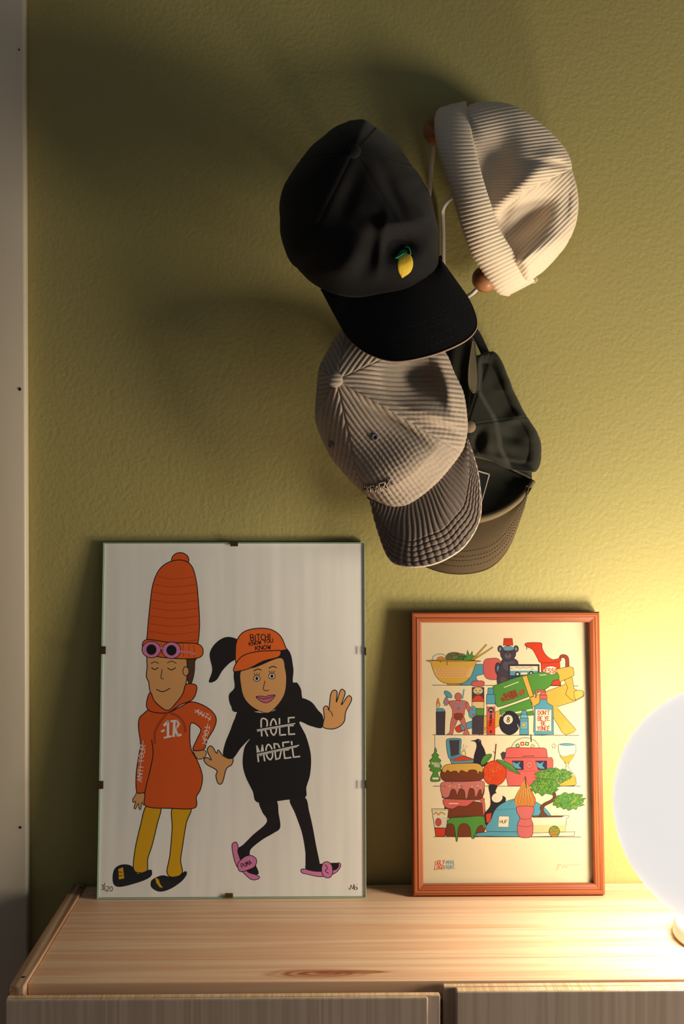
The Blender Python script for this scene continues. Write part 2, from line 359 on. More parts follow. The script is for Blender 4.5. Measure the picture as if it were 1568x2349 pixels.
# ------------------------------------------------------------------ soft shells
class Dome:
    """a cap's crown: round shell from the button B to its widest line, then a rim turned in towards the wall"""
    def __init__(s, B, yB, outline, dents=(), p=2.0, q=2.0):
        s.B = np.array(B, float); s.yB = yB; s.dents = dents; s.p = p; s.q = q
        C = cr(outline, 720, True); d = C[:, :2] - s.B
        a = np.arctan2(d[:, 1], d[:, 0]); r = np.hypot(d[:, 0], d[:, 1]); o = np.argsort(a)
        a, r, y = a[o], r[o], C[o, 2]
        s.a = np.concatenate([a - 2 * pi, a, a + 2 * pi]); s.r = np.tile(r, 3); s.y = np.tile(y, 3)
    def rad(s, th): return np.interp(th, s.a, s.r)
    def yo(s, th): return np.interp(th, s.a, s.y)
    def prof(s, t): return 1 - (1 - np.clip(t, 0, 1) ** s.p) ** (1 / s.q)
    def depth(s, px, py):
        dx, dy = px - s.B[0], py - s.B[1]; th = np.arctan2(dy, dx); t = np.hypot(dx, dy) / s.rad(th)
        y = s.yB + (s.yo(th) - s.yB) * s.prof(t)
        for (A, f) in s.dents: y = y + A * f(px, py) * np.clip((1.0 - np.clip(t, 0, 1)) * 6, 0, 1)
        return y
    def build(s, name, m, parent, nt=90, nth=360, rib=None, rim=0.014, back=None):
        th = np.arange(nth) * 2 * pi / nth; t = np.sin(np.linspace(0.006, 1, nt) * pi / 2)
        T, TH = np.meshgrid(t, th, indexing='ij'); R = s.rad(TH) * T
        px = s.B[0] + R * np.cos(TH); py = s.B[1] + R * np.sin(TH)
        P = at(px, py, s.depth(px, py))
        if rib is not None:
            N = grid_normals(P, True); P = P + N * rib(px, py, TH, T)[..., None]
        # the rim, turned back and in
        O = P[-1]; c = O.mean(0); rows = [P]
        for k in range(1, 5):
            Q = O.copy(); Q[:, 1] += rim * k / 4; Q[:, [0, 2]] += (c[[0, 2]] - O[:, [0, 2]]) * 0.016 * k * k / 4
            Q[:, 1] = np.minimum(Q[:, 1], -0.0035); rows.append(Q[None])
        P = np.concatenate(rows, 0); n = len(P)
        V = np.vstack([P.reshape(-1, 3), at(s.B[0], s.B[1], s.depth(s.B[0] + .01, s.B[1]))[None]])
        Fc = grid_faces(n, nth, True).tolist() + [(len(V) - 1, (j + 1) % nth, j) for j in range(nth)]
        return mesh(name, V, Fc, m, parent)
def patch(dome, poly, lift=0.0008, bulge=0.0008, rings=6, n=60, closed=True):
    """embroidery lying on a crown: a slightly raised pad inside an outline of the photograph"""
    C = cr(poly, n, True)[:, :2]; c = C.mean(0); k = np.linspace(0, 1, rings + 1)[1:]
    px = c[0] + (C[:, 0] - c[0])[None] * k[:, None]; py = c[1] + (C[:, 1] - c[1])[None] * k[:, None]
    y = dome.depth(px, py) - lift - bulge * np.sqrt(1 - k ** 2 * 0.98)[:, None]
    P = at(px, py, y); y2 = dome.depth(C[:, 0], C[:, 1]) + 0.0006; P = np.concatenate([P, at(C[:, 0], C[:, 1], y2)[None]], 0)
    V = np.vstack([P.reshape(-1, 3), at(c[0], c[1], dome.depth(c[0], c[1]) - lift - bulge)[None]]); m = len(C)
    return V, grid_faces(len(P), m, True).tolist() + [(len(V) - 1, (j + 1) % m, j) for j in range(m)]
def thread(dome, pts, r, lift=0.0, n=24, smooth=True):
    P = cr(pts, n) if (smooth and len(pts) > 2) else np.vstack([np.linspace(pts[i], pts[i + 1], 8) for i in range(len(pts) - 1)])
    return tube_geo(at(P[:, 0], P[:, 1], dome.depth(P[:, 0], P[:, 1]) - lift), r, 6)
class Visor:
    def __init__(s, inner, outer, bulge=0.0):
        s.i = np.array(inner, float); s.o = np.array(outer, float); s.b = bulge
    def grid(s, nu, nv):
        I, O = cr(s.i, nu), cr(s.o, nu); v = np.linspace(0, 1, nv)[:, None, None]
        G = I[None] * (1 - v) + O[None] * v; G[..., 2] -= s.b * np.sin(v[..., 0] * pi); return G
    def build(s, name, m, parent, nu=90, nv=36, thick=0.0032, rib=None):
        G = s.grid(nu, nv); P = at(G[..., 0], G[..., 1], G[..., 2]); N = grid_normals(P)
        U, Vv = np.meshgrid(np.linspace(0, 1, nu), np.linspace(0, 1, nv)); Q = P - N * thick
        if rib is not None: P = P + N * rib(U, Vv, G)[..., None]
        V = np.vstack([P.reshape(-1, 3), Q.reshape(-1, 3)]); k = nu * nv
        A = grid_faces(nv, nu); B = grid_faces(nv, nu, base=k)[:, ::-1]
        ring = [i for i in range(nu)] + [r * nu + nu - 1 for r in range(1, nv)] + [(nv - 1) * nu + i for i in range(nu - 2, -1, -1)] + [r * nu for r in range(nv - 2, 0, -1)]
        S = [(ring[j], ring[(j + 1) % len(ring)], k + ring[(j + 1) % len(ring)], k + ring[j]) for j in range(len(ring))]
        return mesh(name, V, A.tolist() + B.tolist() + S, m, parent)
    def line(s, v, n=120, lift=0.0):
        """points along the visor at a share v of its depth"""
        G = s.grid(n, 41); r = int(round(v * 40)); P = at(G[..., 0], G[..., 1], G[..., 2]); N = grid_normals(P); return P[r] + N[r] * lift
    def edge(s, name, m, parent, r=0.0013, thick=0.0032):
        mb = MB(); mb.tube(s.line(1.0, 120, -thick * 0.5), r, 8); return mb.build(name, m, parent, smooth=True)
def seam_relief(seams, w=0.004, a=0.0004):
    def f(px, py, TH, T):
        h = 0
        for sd in seams:
            d = np.abs((TH - math.radians(sd) + pi) % (2 * pi) - pi) * T * 0.09      # about metres along the shell
            h = h - a * np.exp(-(d / 0.0009) ** 2) + a * 0.5 * np.exp(-((d - 0.003) / 0.0016) ** 2)
        return h
    return f
def button(dome, px, py, r, h, m, parent, rise=0.0):
    V, Fc = sphere_geo((0, 0, 0), 1, 24, 12)
    V = np.array(V) * np.array([r, h, r]) + at(px, py, float(dome.depth(px, py)) - rise); return mesh('button', V, Fc, m, parent)

# ------------------------------------------------------------------ black cap with a lemon
M_black = mat('black_washed_cotton', (17, 16, 16), rough=0.85, spec=0.2, sheen=0.06, bump=(900, 0.0003), vary=(45, 0.75))
M_blackv = mat('black_twill_visor', (27, 27, 28), rough=0.85, spec=0.15, bump=(1400, 0.0002))
M_edge_tan = mat('worn_tan_edge', (150, 122, 104), rough=0.9, bump=(900, 0.0003))
M_lemon = mat('yellow_embroidery', (212, 178, 24), rough=0.7, bump=(700, 0.0006), sheen=0.2)
M_leaf = mat('green_embroidery', (22, 128, 78), rough=0.7, bump=(700, 0.0006))
M_leaf2 = mat('light_green_embroidery', (60, 170, 120), rough=0.7)
black = thing('baseball_cap', at(840, 520, 0), 'black cotton baseball cap with an embroidered yellow lemon', 'cap', 'baseball caps on the wall rack')
bo = [(808, 275, -.105), (835, 274, -.105), (862, 292, -.105), (900, 322, -.105), (932, 360, -.108), (975, 425, -.11), (993, 475, -.112), (1003, 525, -.118), (1006, 565, -.125), (1006, 600, -.13),
      (992, 624, -.138), (965, 643, -.146), (930, 660, -.15), (870, 676, -.15), (800, 680, -.144), (745, 668, -.134), (700, 635, -.12), (655, 580, -.108), (641, 510, -.1),
      (644, 450, -.098), (665, 400, -.098), (700, 350, -.1), (745, 308, -.103), (795, 279, -.105)]
D_black = Dome((812, 346), -.196, bo, p=2.0, q=1.7, dents=(
    (0.018, lambda x, y: gauss(x, y, 912, 562, 44, 30, -10)),
    (-0.011, lambda x, y: gauss(x, y, 922, 512, 70, 20, -8)),
    (0.004, lambda x, y: gauss(x, y, 850, 560, 18, 70, 15)),
    (-0.006, lambda x, y: gauss(x, y, 875, 560, 12, 60, 8)),
    (-0.008, lambda x, y: gauss(x, y, 800, 600, 30, 60, 30)),
    (0.004, lambda x, y: gauss(x, y, 740, 520, 80, 18, 12)),
    (0.004, lambda x, y: gauss(x, y, 800, 450, 20, 70, 22)),
    (0.007, lambda x, y: gauss(x, y, 900, 440, 14, 60, -25))))
sb = [59, 15, -47, -125, 170, 116]
wrk = lambda px, py, TH, T: seam_relief(sb)(px, py, TH, T) + 0.0009 * np.sin(px * .05 + 2 * np.sin(py * .031)) * np.sin(py * .043 + 1.3) * T
D_black.build('crown', M_black, black, 100, 420, rib=wrk)
button(D_black, 811, 347, 0.0072, 0.0042, M_black, black)
bi = [(735, 664, -.126), (765, 674, -.136), (800, 680, -.1425), (870, 676, -.1485), (930, 660, -.1485), (965, 643, -.1445), (992, 624, -.1365), (1006, 596, -.127)]
bv = [(735, 664, -.126), (768, 726, -.128), (800, 778, -.133), (845, 812, -.150), (907, 828, -.166), (985, 815, -.172), (1050, 790, -.165), (1084, 766, -.152), (1094, 738, -.142), (1078, 690, -.134), (1044, 640, -.130), (1006, 587, -.127)]
bi = [(x + (5 if k == 0 else 0), y - 8, d + .006) for k, (x, y, d) in enumerate(bi)]   # its inner edge is tucked under the crown
V_black = Visor(bi, bv, 0.004)
V_black.build('visor', M_blackv, black)
V_black.edge('visor_edge', M_edge_tan, black, 0.0012)
mb = MB()
for v in (0.55, 0.66, 0.77, 0.88):
    L_ = V_black.line(v, 200, 0.0001)
    for i in range(6, 194, 4): mb.tube(L_[i:i + 3], 0.00022, 5)
tag(mb.build('stitching', mat('black_thread', (14, 14, 14), rough=0.7), black), kind='stuff')
LM = [(924, 583), (938, 582), (945, 592), (947, 607), (943, 621), (936, 629), (928, 634), (922, 638), (918, 632), (913, 622), (911, 608), (914, 595)]
V, Fc = patch(D_black, LM, 0.0007, 0.0012, 8); lem = mesh('embroidered_lemon', V, Fc, M_lemon, black)
V, Fc = patch(D_black, [(907, 592), (912, 582), (920, 573), (929, 572), (935, 577), (930, 583), (922, 589), (914, 594)], 0.0009, 0.0009, 6); mesh('leaf', V, Fc, M_leaf, lem)
mb = MB(); mb.add(*thread(D_black, [(929, 566), (936, 568), (940, 576), (941, 584)], 0.0008, 0.0012)); mb.add(*thread(D_black, [(906, 592), (915, 588), (925, 581)], 0.0005, 0.0018)); mb.build('stem', M_leaf2, lem, smooth=True)

# ------------------------------------------------------------------ grey corduroy cap
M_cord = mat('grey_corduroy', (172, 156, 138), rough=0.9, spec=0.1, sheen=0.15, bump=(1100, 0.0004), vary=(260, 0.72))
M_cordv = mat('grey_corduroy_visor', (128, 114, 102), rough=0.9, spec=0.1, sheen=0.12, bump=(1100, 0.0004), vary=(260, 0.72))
M_fuzz = mat('pale_corduroy_edge', (196, 178, 158), rough=0.95, bump=(900, 0.0006))
M_eye = mat('grey_eyelet_thread', (96, 94, 98), rough=0.7, bump=(900, 0.0004))
grey = thing('baseball_cap', at(900, 1000, 0), 'grey corduroy baseball cap hanging below the black lemon cap', 'cap', 'baseball caps on the wall rack')
go = [(783, 757, -.05), (830, 738, -.05), (900, 742, -.055), (960, 768, -.058), (1006, 800, -.062), (1024, 812, -.064), (1042, 855, -.068), (1063, 902, -.074), (1072, 965, -.08), (1071, 995, -.083),
      (1066, 1020, -.088), (1055, 1043, -.093), (1020, 1088, -.105), (986, 1122, -.113), (945, 1152, -.117), (920, 1161, -.117), (890, 1160, -.115), (846, 1141, -.106), (814, 1114, -.096),
      (780, 1077, -.082), (756, 1045, -.074), (728, 984, -.064), (722, 950, -.061), (725, 900, -.056), (730, 850, -.054), (739, 826, -.052), (762, 785, -.05)]
D_grey = Dome((772, 872), -.128, go, p=2.0, q=1.75, dents=(
    (0.042, lambda x, y: gauss(x, y, 948, 866, 60, 46, 20)),
    (-0.014, lambda x, y: gauss(x, y, 1030, 890, 18, 85, -14)),
    (-0.014, lambda x, y: gauss(x, y, 985, 950, 70, 15, 22)),
    (-0.007, lambda x, y: gauss(x, y, 900, 945, 95, 9, 30)),
    (0.008, lambda x, y: gauss(x, y, 905, 968, 80, 10, 33)),
    (0.005, lambda x, y: gauss(x, y, 1030, 985, 36, 8, 28)),
    (-0.012, lambda x, y: gauss(x, y, 930, 1070, 110, 60, -25))))
SG = np.radians([-25, 30, 78, 122, 215, 282])
def grey_ribs(px, py, TH, T):
    mids = np.array([(SG[i] + (SG[(i + 1) % 6] + (2 * pi if i == 5 else 0))) / 2 for i in range(6)])
    d = np.abs((TH[..., None] - mids + pi) % (2 * pi) - pi)
    # panel = the pair of seams the meridian lies between
    k = np.zeros(TH.shape, int); tt = (TH - SG[0]) % (2 * pi); rel = (SG - SG[0]) % (2 * pi)
    for i in range(6): k = np.where(tt >= rel[i] - 1e-9, i, k)
    m = mids[k]; u = -(px - 772) * np.sin(m) + (py - 872) * np.cos(m); w = (px - 772) * np.cos(m) + (py - 872) * np.sin(m)
    ph = u / 10.6 + 0.18 * np.sin(w * 0.035 + k)
    h = 0.0017 * (np.abs(np.cos(pi * ph)) ** 0.7) - 0.0010
    h = h + 0.00012 * np.cos(2 * pi * w / 11.5 + 1.2 * np.sin(u * .11)) * sstep(py + 0.3 * px, 1190, 1290)          # cross creases on the front
    sm = 1
    for sd in SG:
        dd = np.abs((TH - sd + pi) % (2 * pi) - pi) * T * 250; h = h - 0.0012 * np.exp(-(dd / 2.2) ** 2)
    fade = np.clip((1 - T) * 40, 0.35, 1) * sstep(T, 0.03, 0.08)
    return h * fade
D_grey.build('crown', M_cord, grey, 230, 960, rib=grey_ribs, rim=0.012)
# button covered with the same cloth, three ribs across it
th = np.linspace(0, 2 * pi, 41)[:-1]; rr = np.linspace(0, 1, 15)[1:]
px = 769 + 17 * rr[:, None] * np.cos(th); py = 872 + 17 * rr[:, None] * np.sin(th) * 1.0
yy = float(D_grey.depth(772, 874)) - 0.0045 * np.sqrt(1 - rr[:, None] ** 2 * .99) - 0.0009 * np.abs(np.cos(pi * (py - 868) / 10.5)) * (rr[:, None] < .93)
P = at(px, py, yy); V = np.vstack([P.reshape(-1, 3), at(769, 872, yy[0].mean())[None]])
mesh('button', V, grid_faces(14, 40, True).tolist() + [(560, (j + 1) % 40, j) for j in range(40)], M_cord, grey)
def eyelet(px, py, rx, ry):
    a = np.linspace(0, 2 * pi, 33); C = np.stack([px + rx * np.cos(a), py + ry * np.sin(a)], 1)
    P = at(C[:, 0], C[:, 1], D_grey.depth(C[:, 0], C[:, 1]) - 0.0012)
    mb = MB(); mb.tube(P, 0.0015, 8, cap=False); e = mb.build('eyelet', M_eye, grey, smooth=True)
    V, Fc = patch(D_grey, [(px + rx * .75 * math.cos(k), py + ry * .75 * math.sin(k)) for k in np.arange(8) * pi / 4], 0.0014, 0.0, 2, 24); mesh('eyelet_hole', V, Fc, mat('eyelet_shadow', (30, 28, 28)), e)
eyelet(859, 1003, 6, 6); eyelet(758.5, 1019, 3.5, 6)
gi = [(846, 1137, -.102), (868, 1150, -.108), (892, 1158, -.112), (920, 1160, -.114), (945, 1151, -.114), (986, 1121, -.110), (1020, 1087, -.102), (1055, 1042, -.090), (1068, 1015, -.084)]
gv = [(846, 1137, -.102), (856, 1185, -.098), (871, 1235, -.101), (886, 1272, -.108), (902, 1290, -.117), (925, 1297, -.124), (950, 1299, -.128), (988, 1294, -.130), (1026, 1279, -.128), (1064, 1252, -.121), (1092, 1210, -.108), (1103, 1164, -.099), (1097, 1090, -.090), (1086, 1045, -.086), (1073, 1008, -.083)]
V_grey = Visor(gi, gv, 0.004)
def visor_ribs(U, Vv, G):
    ph = U * 33.0 + 0.12 * np.sin(Vv * 9 + U * 20)
    h = 0.0016 * (np.abs(np.cos(pi * ph)) ** 0.7) - 0.001
    for v in (.60, .68, .76, .84, .92): h = h - 0.0015 * np.exp(-((Vv - v - 0.012 * np.sin(U * 40)) / 0.011) ** 2)
    return h
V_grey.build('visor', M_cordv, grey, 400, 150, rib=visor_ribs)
V_grey.edge('visor_edge', M_fuzz, grey, 0.0017)
# embroidered letters that run out of sight round the side: [edge], X F A R K
M_txt = mat('dark_letter_edge', (72, 62, 50), rough=0.8); M_txt2 = mat('pale_letter_fill', (188, 170, 148), rough=0.85, bump=(900, .0004))
LET = {'X': [[(0, 0), (1, 1)], [(0, 1), (1, 0)]], 'F': [[(0, 0), (0, 1), (1, 1)], [(0, .55), (.7, .55)]], 'A': [[(0, 0), (.5, 1), (1, 0)], [(.2, .35), (.8, .35)]],
       'R': [[(0, 0), (0, 1), (.8, 1), (.95, .75), (.8, .5), (0, .5)], [(.45, .5), (1, 0)]], 'K': [[(0, 0), (0, 1)], [(1, 1), (0, .45)], [(.3, .6), (1, 0)]], 'Y': [[(0, 1), (.5, .5), (1, 1)], [(.5, .5), (.5, 0)]]}
wm = MB()
for ch, (x0, y0, w, h, an) in zip('YXFARK', ((829, 1121, 7, 12, 35), (837, 1125.5, 8, 13, 12), (849, 1128, 9, 14, 0), (860, 1128.5, 11, 15, -8), (873, 1126.5, 14, 18, -17), (889, 1121, 15, 18, -25))):
    ca, sa = math.cos(math.radians(an)), math.sin(math.radians(an))
    for st in LET[ch]:
        pts = [(x0 + u * w * ca + v * h * sa, y0 + u * w * sa - v * h * ca) for u, v in st]
        V, Fc = thread(D_grey, pts, 0.00105, 0.0018, smooth=False); wm.add(V, Fc, 0)
        V, Fc = thread(D_grey, pts, 0.00055, 0.0027, smooth=False); wm.add(V, Fc, 1)
wm.build('embroidered_lettering', [M_txt, M_txt2], grey, smooth=True)

# ------------------------------------------------------------------ dark olive cap behind it
M_olive = mat('dark_olive_cotton', (38, 38, 28), rough=0.85, spec=0.2, sheen=0.06, bump=(800, 0.0003), vary=(30, 0.8))
M_olivev = mat('olive_brown_twill', (98, 82, 60), rough=0.9, spec=0.1, bump=(1500, 0.0002), vary=(500, 0.85))
M_band = mat('olive_sweatband', (88, 80, 58), rough=0.9, bump=(900, 0.0003))
olive = thing('baseball_cap', at(1130, 1000, 0), 'dark olive baseball cap tucked behind the grey corduroy cap', 'cap', 'baseball caps on the wall rack')
oo = [(1092, 814, -.03), (1112, 808, -.028), (1133, 807, -.026), (1147, 824, -.025), (1161, 854, -.025), (1175, 891, -.025), (1197, 937, -.026), (1222, 975, -.027), (1238, 1005, -.028), (1241, 1022, -.028), (1240, 1052, -.03),
      (1232, 1078, -.032), (1217, 1083, -.040), (1182, 1079, -.050), (1157, 1073, -.056), (1130, 1060, -.060), (1105, 1050, -.063), (1085, 1046, -.065), (1000, 1050, -.05), (945, 1010, -.03), (930, 930, -.02), (955, 850, -.018), (1000, 800, -.018), (1040, 770, -.02), (1078, 768, -.024), (1090, 790, -.028)]
fx = lambda y: np.interp(y, [780, 860, 895, 925, 950, 975, 1000, 1025, 1045, 1100], [1098, 1095, 1092, 1108, 1124, 1135, 1139, 1142, 1150, 1180])
D_olive = Dome((1070, 975), -.070, oo, p=2.0, q=1.9, dents=(
    (0.020, lambda x, y: sstep(x - fx(y), -2, 12) * sstep(x - fx(y), 110, 30)),
    (-0.006, lambda x, y: gauss(x, y, 1118, 1020, 16, 30, -10)),
    (0.006, lambda x, y: gauss(x, y, 1098, 1010, 12, 26, 20)),
    (0.012, lambda x, y: gauss(x, y, 1062, 850, 20, 90, 5)),
    (-0.006, lambda x, y: gauss(x, y, 1190, 955, 40, 12, -20)),
    (-0.005, lambda x, y: gauss(x, y, 1170, 1055, 60, 10, 8)),
    (0.006, lambda x, y: gauss(x, y, 1160, 1000, 30, 14, 20))))
D_olive.build('crown', M_olive, olive, 110, 420, rim=0.010, rib=lambda px, py, TH, T: seam_relief([-8, -72, 60])(px, py, TH, T) + .0005 * np.sin(px * .09 + 1.5 * np.sin(py * .05)) * np.sin(py * .07) * T)
button(D_olive, 1077, 979, 0.0068, 0.005, mat('olive_button', (112, 98, 74), rough=0.85), olive, rise=0.004)
# the front panel is pushed in below the fold; rolled seam at its lower edge
ft = [(985, 1050, -.040), (1060, 1044, -.046), (1086, 1045, -.046), (1130, 1056, -.043), (1182, 1076, -.036), (1207, 1083, -.032), (1219, 1087, -.029)]
fb = [(985, 1180, -.066), (1060, 1192, -.070), (1105, 1187, -.070), (1145, 1173, -.067), (1180, 1150, -.061), (1203, 1126, -.052), (1219, 1102, -.044)]
V_front = Visor(ft, fb, -0.012)
V_front.build('front_panel', M_olive, olive, 80, 30, 0.0015)
mb = MB(); mb.tube(V_front.line(1.0, 80, -0.002), np.linspace(0.0052, 0.0030, 80), 12); mb.build('brim_roll', mat('olive_rolled_seam', (104, 90, 62), rough=0.9, bump=(900, .0003)), olive, smooth=True)
mb = MB(); mb.tube(V_front.line(0.0, 80, 0.006), 0.0012, 8); mb.build('fold_edge', M_band, olive, smooth=True)
oi = [(960, 1172, -.062), (1060, 1194, -.067), (1102, 1188, -.067), (1140, 1178, -.065), (1168, 1162, -.061), (1195, 1140, -.055), (1213, 1116, -.050)]
ov = [(900, 1180, -.05), (905, 1235, -.055), (940, 1280, -.062), (980, 1303, -.068), (1020, 1315, -.072), (1060, 1318, -.073), (1101, 1312, -.072), (1130, 1299, -.070), (1155, 1275, -.067), (1173, 1245, -.064), (1189, 1204, -.06), (1203, 1163, -.055), (1213, 1116, -.050)]
V_ol = Visor(oi, ov, 0.004); V_ol.build('visor', M_olivev, olive, 90, 30)
mb = MB()
for v in (0.58, 0.68, 0.76, 0.86):
    L_ = V_ol.line(v, 260, 0.0002)
    for i in range(4, 254, 4): mb.tube(L_[i:i + 3], 0.00030, 5)
tag(mb.build('stitching', mat('dark_olive_thread', (40, 33, 24), rough=0.7), olive), kind='stuff')
# adjuster strap arching over the back opening, paler sweatband inside
SP = cr([(1040, 745, -.020), (1072, 748, -.016), (1090, 765, -.014), (1104, 792, -.016), (1114, 815, -.022), (1118, 826, -.025)], 40)
C0 = at(SP[:, 0], SP[:, 1], SP[:, 2]); T, N, B = frames(C0)
mb = MB(); mb.add(*tube_geo(C0, 0.0052, 10, True, 0.28)); mb.build('adjuster_strap', mat('black_webbing_strap', (16, 16, 15), rough=0.8, bump=(1200, .0003)), olive, smooth=True)
sw_i = [(1083, 783, -.058), (1078, 815, -.066), (1074, 850, -.074), (1075, 885, -.078), (1086, 900, -.078)]
sw_o = [(1086, 783, -.056), (1091, 815, -.062), (1095, 850, -.068), (1096, 880, -.072), (1090, 902, -.076)]
Visor(sw_i, sw_o, 0.0).build('sweatband', M_band, olive, 40, 8, 0.0015)
# the label on the front panel: pale outline and bars
M_lab = mat('pale_label_print', (186, 178, 160), rough=0.8)
def on_front(px, py):
    G = V_front.grid(160, 80); d = (G[..., 0] - px) ** 2 + (G[..., 1] - py) ** 2; return float(G[..., 2].flat[int(d.argmin())])
lab = MB()
def lab_line(pts, r):
    P = np.vstack([np.linspace(pts[i], pts[i + 1], 14) for i in range(len(pts) - 1)])
    lab.tube([at(x, y, on_front(x, y) - 0.0022) for x, y in P], r, 6)
M_labk = mat('black_label_cloth', (14, 14, 13), rough=0.8)
bk = [(x, y) for x, y in ((1050, 1066), (1093, 1080), (1120, 1089), (1104, 1148), (1050, 1128))]
V = [at(x, y, on_front(x, y) - 0.0014) for x, y in bk]; lb_o = mesh('label', V, [(0, 1, 2, 3, 4)], M_labk, olive, smooth=False)
lab_line([(1060, 1069), (1093, 1079.5), (1121, 1088)], 0.0009); lab_line([(1121, 1088), (1112, 1120), (1103, 1152)], 0.0011)
for (x, y) in ((1098, 1101), (1101.5, 1102), (1105, 1103)): lab_line([(x, y), (x - 4, y + 20)], 0.0005)
lab.build('label_print', M_lab, lb_o)

# ------------------------------------------------------------------ cream ribbed beanie
M_knit = mat('cream_rib_knit', (226, 208, 182), rough=0.95, spec=0.05, sheen=0.1, bump=(1300, 0.0004))
bean = thing('beanie', at(1190, 450, 0), 'cream ribbed knit beanie with a turned-up cuff', 'hat')
co = [(1079, 240, -.060), (1118, 233, -.050), (1166, 238, -.046), (1204, 256, -.048), (1251, 292, -.05), (1287, 329, -.052), (1307, 363, -.055), (1313, 395, -.056), (1323, 432, -.058), (1326, 474, -.06), (1319, 518, -.06), (1299, 561, -.058),
      (1270, 598, -.056), (1232, 633, -.058), (1200, 640, -.072), (1150, 560, -.108), (1118, 480, -.119), (1090, 400, -.117), (1072, 320, -.100), (1066, 262, -.075)]
D_bean = Dome((1200, 440), -.118, co, p=2.2, q=2.0, dents=(
    (0.034, lambda x, y: gauss(x, y, 1205, 508, 95, 36, -42)),
    (-0.013, lambda x, y: gauss(x, y, 1215, 408, 110, 26, -40)),
    (-0.014, lambda x, y: gauss(x, y, 1240, 585, 70, 30, -40)),
    (0.020, lambda x, y: gauss(x, y, 1135, 380, 42, 80, 18)),
    (0.008, lambda x, y: gauss(x, y, 1270, 375, 55, 9, 8)),
    (0.010, lambda x, y: gauss(x, y, 1155, 500, 14, 40, 30)),
    (-0.008, lambda x, y: gauss(x, y, 1205, 590, 60, 12, -35)),
    (0.006, lambda x, y: gauss(x, y, 1300, 470, 14, 50, 10))))
def bean_ribs(px, py, TH, T):
    sx = np.interp(px, [1140, 1157, 1190, 1230, 1270, 1311, 1330], [505, 482, 455, 428, 408, 388, 384])      # the decrease seam
    up = py < sx
    bend = 26 * np.exp(-((px - 1120) / 75) ** 2) * sstep(py, 330, 480)
    # above: ribs run along the hat and sink to the cuff; below: they climb to the seam
    f1 = py + 0.16 * (px - 1100) - 0.00052 * (px - 1180) ** 2 * sstep(py, 420, 250) + bend * 0.9
    f2 = (px * 0.70 + py * 0.714) * 1.0
    ph = np.where(up, f1 / 8.0, f2 / 8.4)
    h = 0.0013 * np.abs(np.cos(pi * ph)) ** 0.75 - 0.0008
    h = h - 0.0012 * np.exp(-((py - sx) / 2.6) ** 2) * (px > 1145)
    return h * np.clip((1 - T) * 30, 0.3, 1) * sstep(T, 0.01, 0.05)
D_bean.build('crown', M_knit, bean, 230, 960, rib=bean_ribs, rim=0.03)
Lc = cr([(1026, 242, 0), (1007, 248, 0), (998, 262, 0), (996, 281, 0), (1001, 329, 0), (1018, 390, 0), (1038, 445, 0), (1057, 511, 0), (1081, 579, 0), (1105, 617, 0), (1130, 656, 0), (1146, 672, 0), (1166, 677, 0)], 480)
Rc = cr([(1068, 236, 0), (1077, 262, 0), (1084, 317, 0), (1105, 402, 0), (1125, 467, 0), (1144, 523, 0), (1173, 571, 0), (1193, 603, 0), (1216, 632, 0), (1228, 645, 0)], 480)
u = np.linspace(0, 1, 480); nv = 40; v = np.linspace(0, 1, nv)
U, Vv = np.meshgrid(u, v); px = Lc[:, 0] * (1 - Vv) + Rc[:, 0] * Vv; py = Lc[:, 1] * (1 - Vv) + Rc[:, 1] * Vv
arch = np.sin(np.clip(U, 0.002, .998) * pi) ** 0.55
yd = -(0.036 + 0.092 * arch) - 0.011 * np.sin(np.clip(Vv, 0, 1) * pi) ** 0.6 - 0.006 * Vv
P = at(px, py, yd); N = grid_normals(P)
hh = (0.0013 * np.abs(np.cos(pi * U * 52)) ** 0.75 - 0.0007) * (0.2 + 0.8 * sstep(U, 0.08, 0.35)) * (0.4 + 0.6 * sstep(U, 1.0, 0.9)) * np.clip(np.minimum(Vv, 1 - Vv) * 20, 0.5, 1)
P = P + N * hh[..., None]
# folded edges: both long sides curl back under the band
rows_a = []; rows_b = []
for k in range(1, 6):
    a = k / 5 * pi / 2
    ra = P[0] + np.array([0, 1, 0]) * 0.010 * math.sin(a) * 1.2; ra = ra + (P[6] - P[0]) * (0.30 * (1 - math.cos(a))); rows_a.insert(0, ra)
    rb = P[-1] + np.array([0, 1, 0]) * 0.012 * math.sin(a); rb = rb + (P[-7] - P[-1]) * (0.30 * (1 - math.cos(a))); rows_b.append(rb)
P = np.concatenate([np.array(rows_a), P, np.array(rows_b)], 0); n, m_ = P.shape[:2]
V = P.reshape(-1, 3); Fc = grid_faces(n, m_).tolist()
# the far half of the band, lying against the wall, and rounded ends joining the halves
Bk = P.copy()[:, ::6]; Bk[..., 1] = np.minimum(-0.0045 - 0.030 * (1 - np.sin(np.linspace(0, pi, Bk.shape[1]))[None] ** 0.5), -0.0045)
Bk[..., 0] += 0.030 * np.sin(np.linspace(0, pi, Bk.shape[1]))[None]; Bk[..., 2] += 0.004; _c = Bk.mean((0, 1)); Bk[..., [0, 2]] = _c[[0, 2]] + (Bk[..., [0, 2]] - _c[[0, 2]]) * 0.9
ends = []
for e in (0, -1):
    A0, B0 = P[:, e], Bk[:, e]; other = P[:, e + (3 if e == 0 else -3)]; out = (A0 - other); out[:, 1] = 0
    ln = np.linalg.norm(out, axis=1)[:, None] + 1e-9; out = out / ln
    s_ = np.linspace(0, pi, 9); ends.append(np.stack([A0 * (1 - (1 - math.cos(a)) / 2) + B0 * ((1 - math.cos(a)) / 2) + out * 0.006 * math.sin(a) for a in s_], 1))
base = len(V)
for G in (Bk, ends[0], ends[1]):
    b = len(V); V = np.vstack([V, G.reshape(-1, 3)]); Fc += grid_faces(G.shape[0], G.shape[1], base=b).tolist()
mesh('cuff', V, Fc, M_knit, bean)
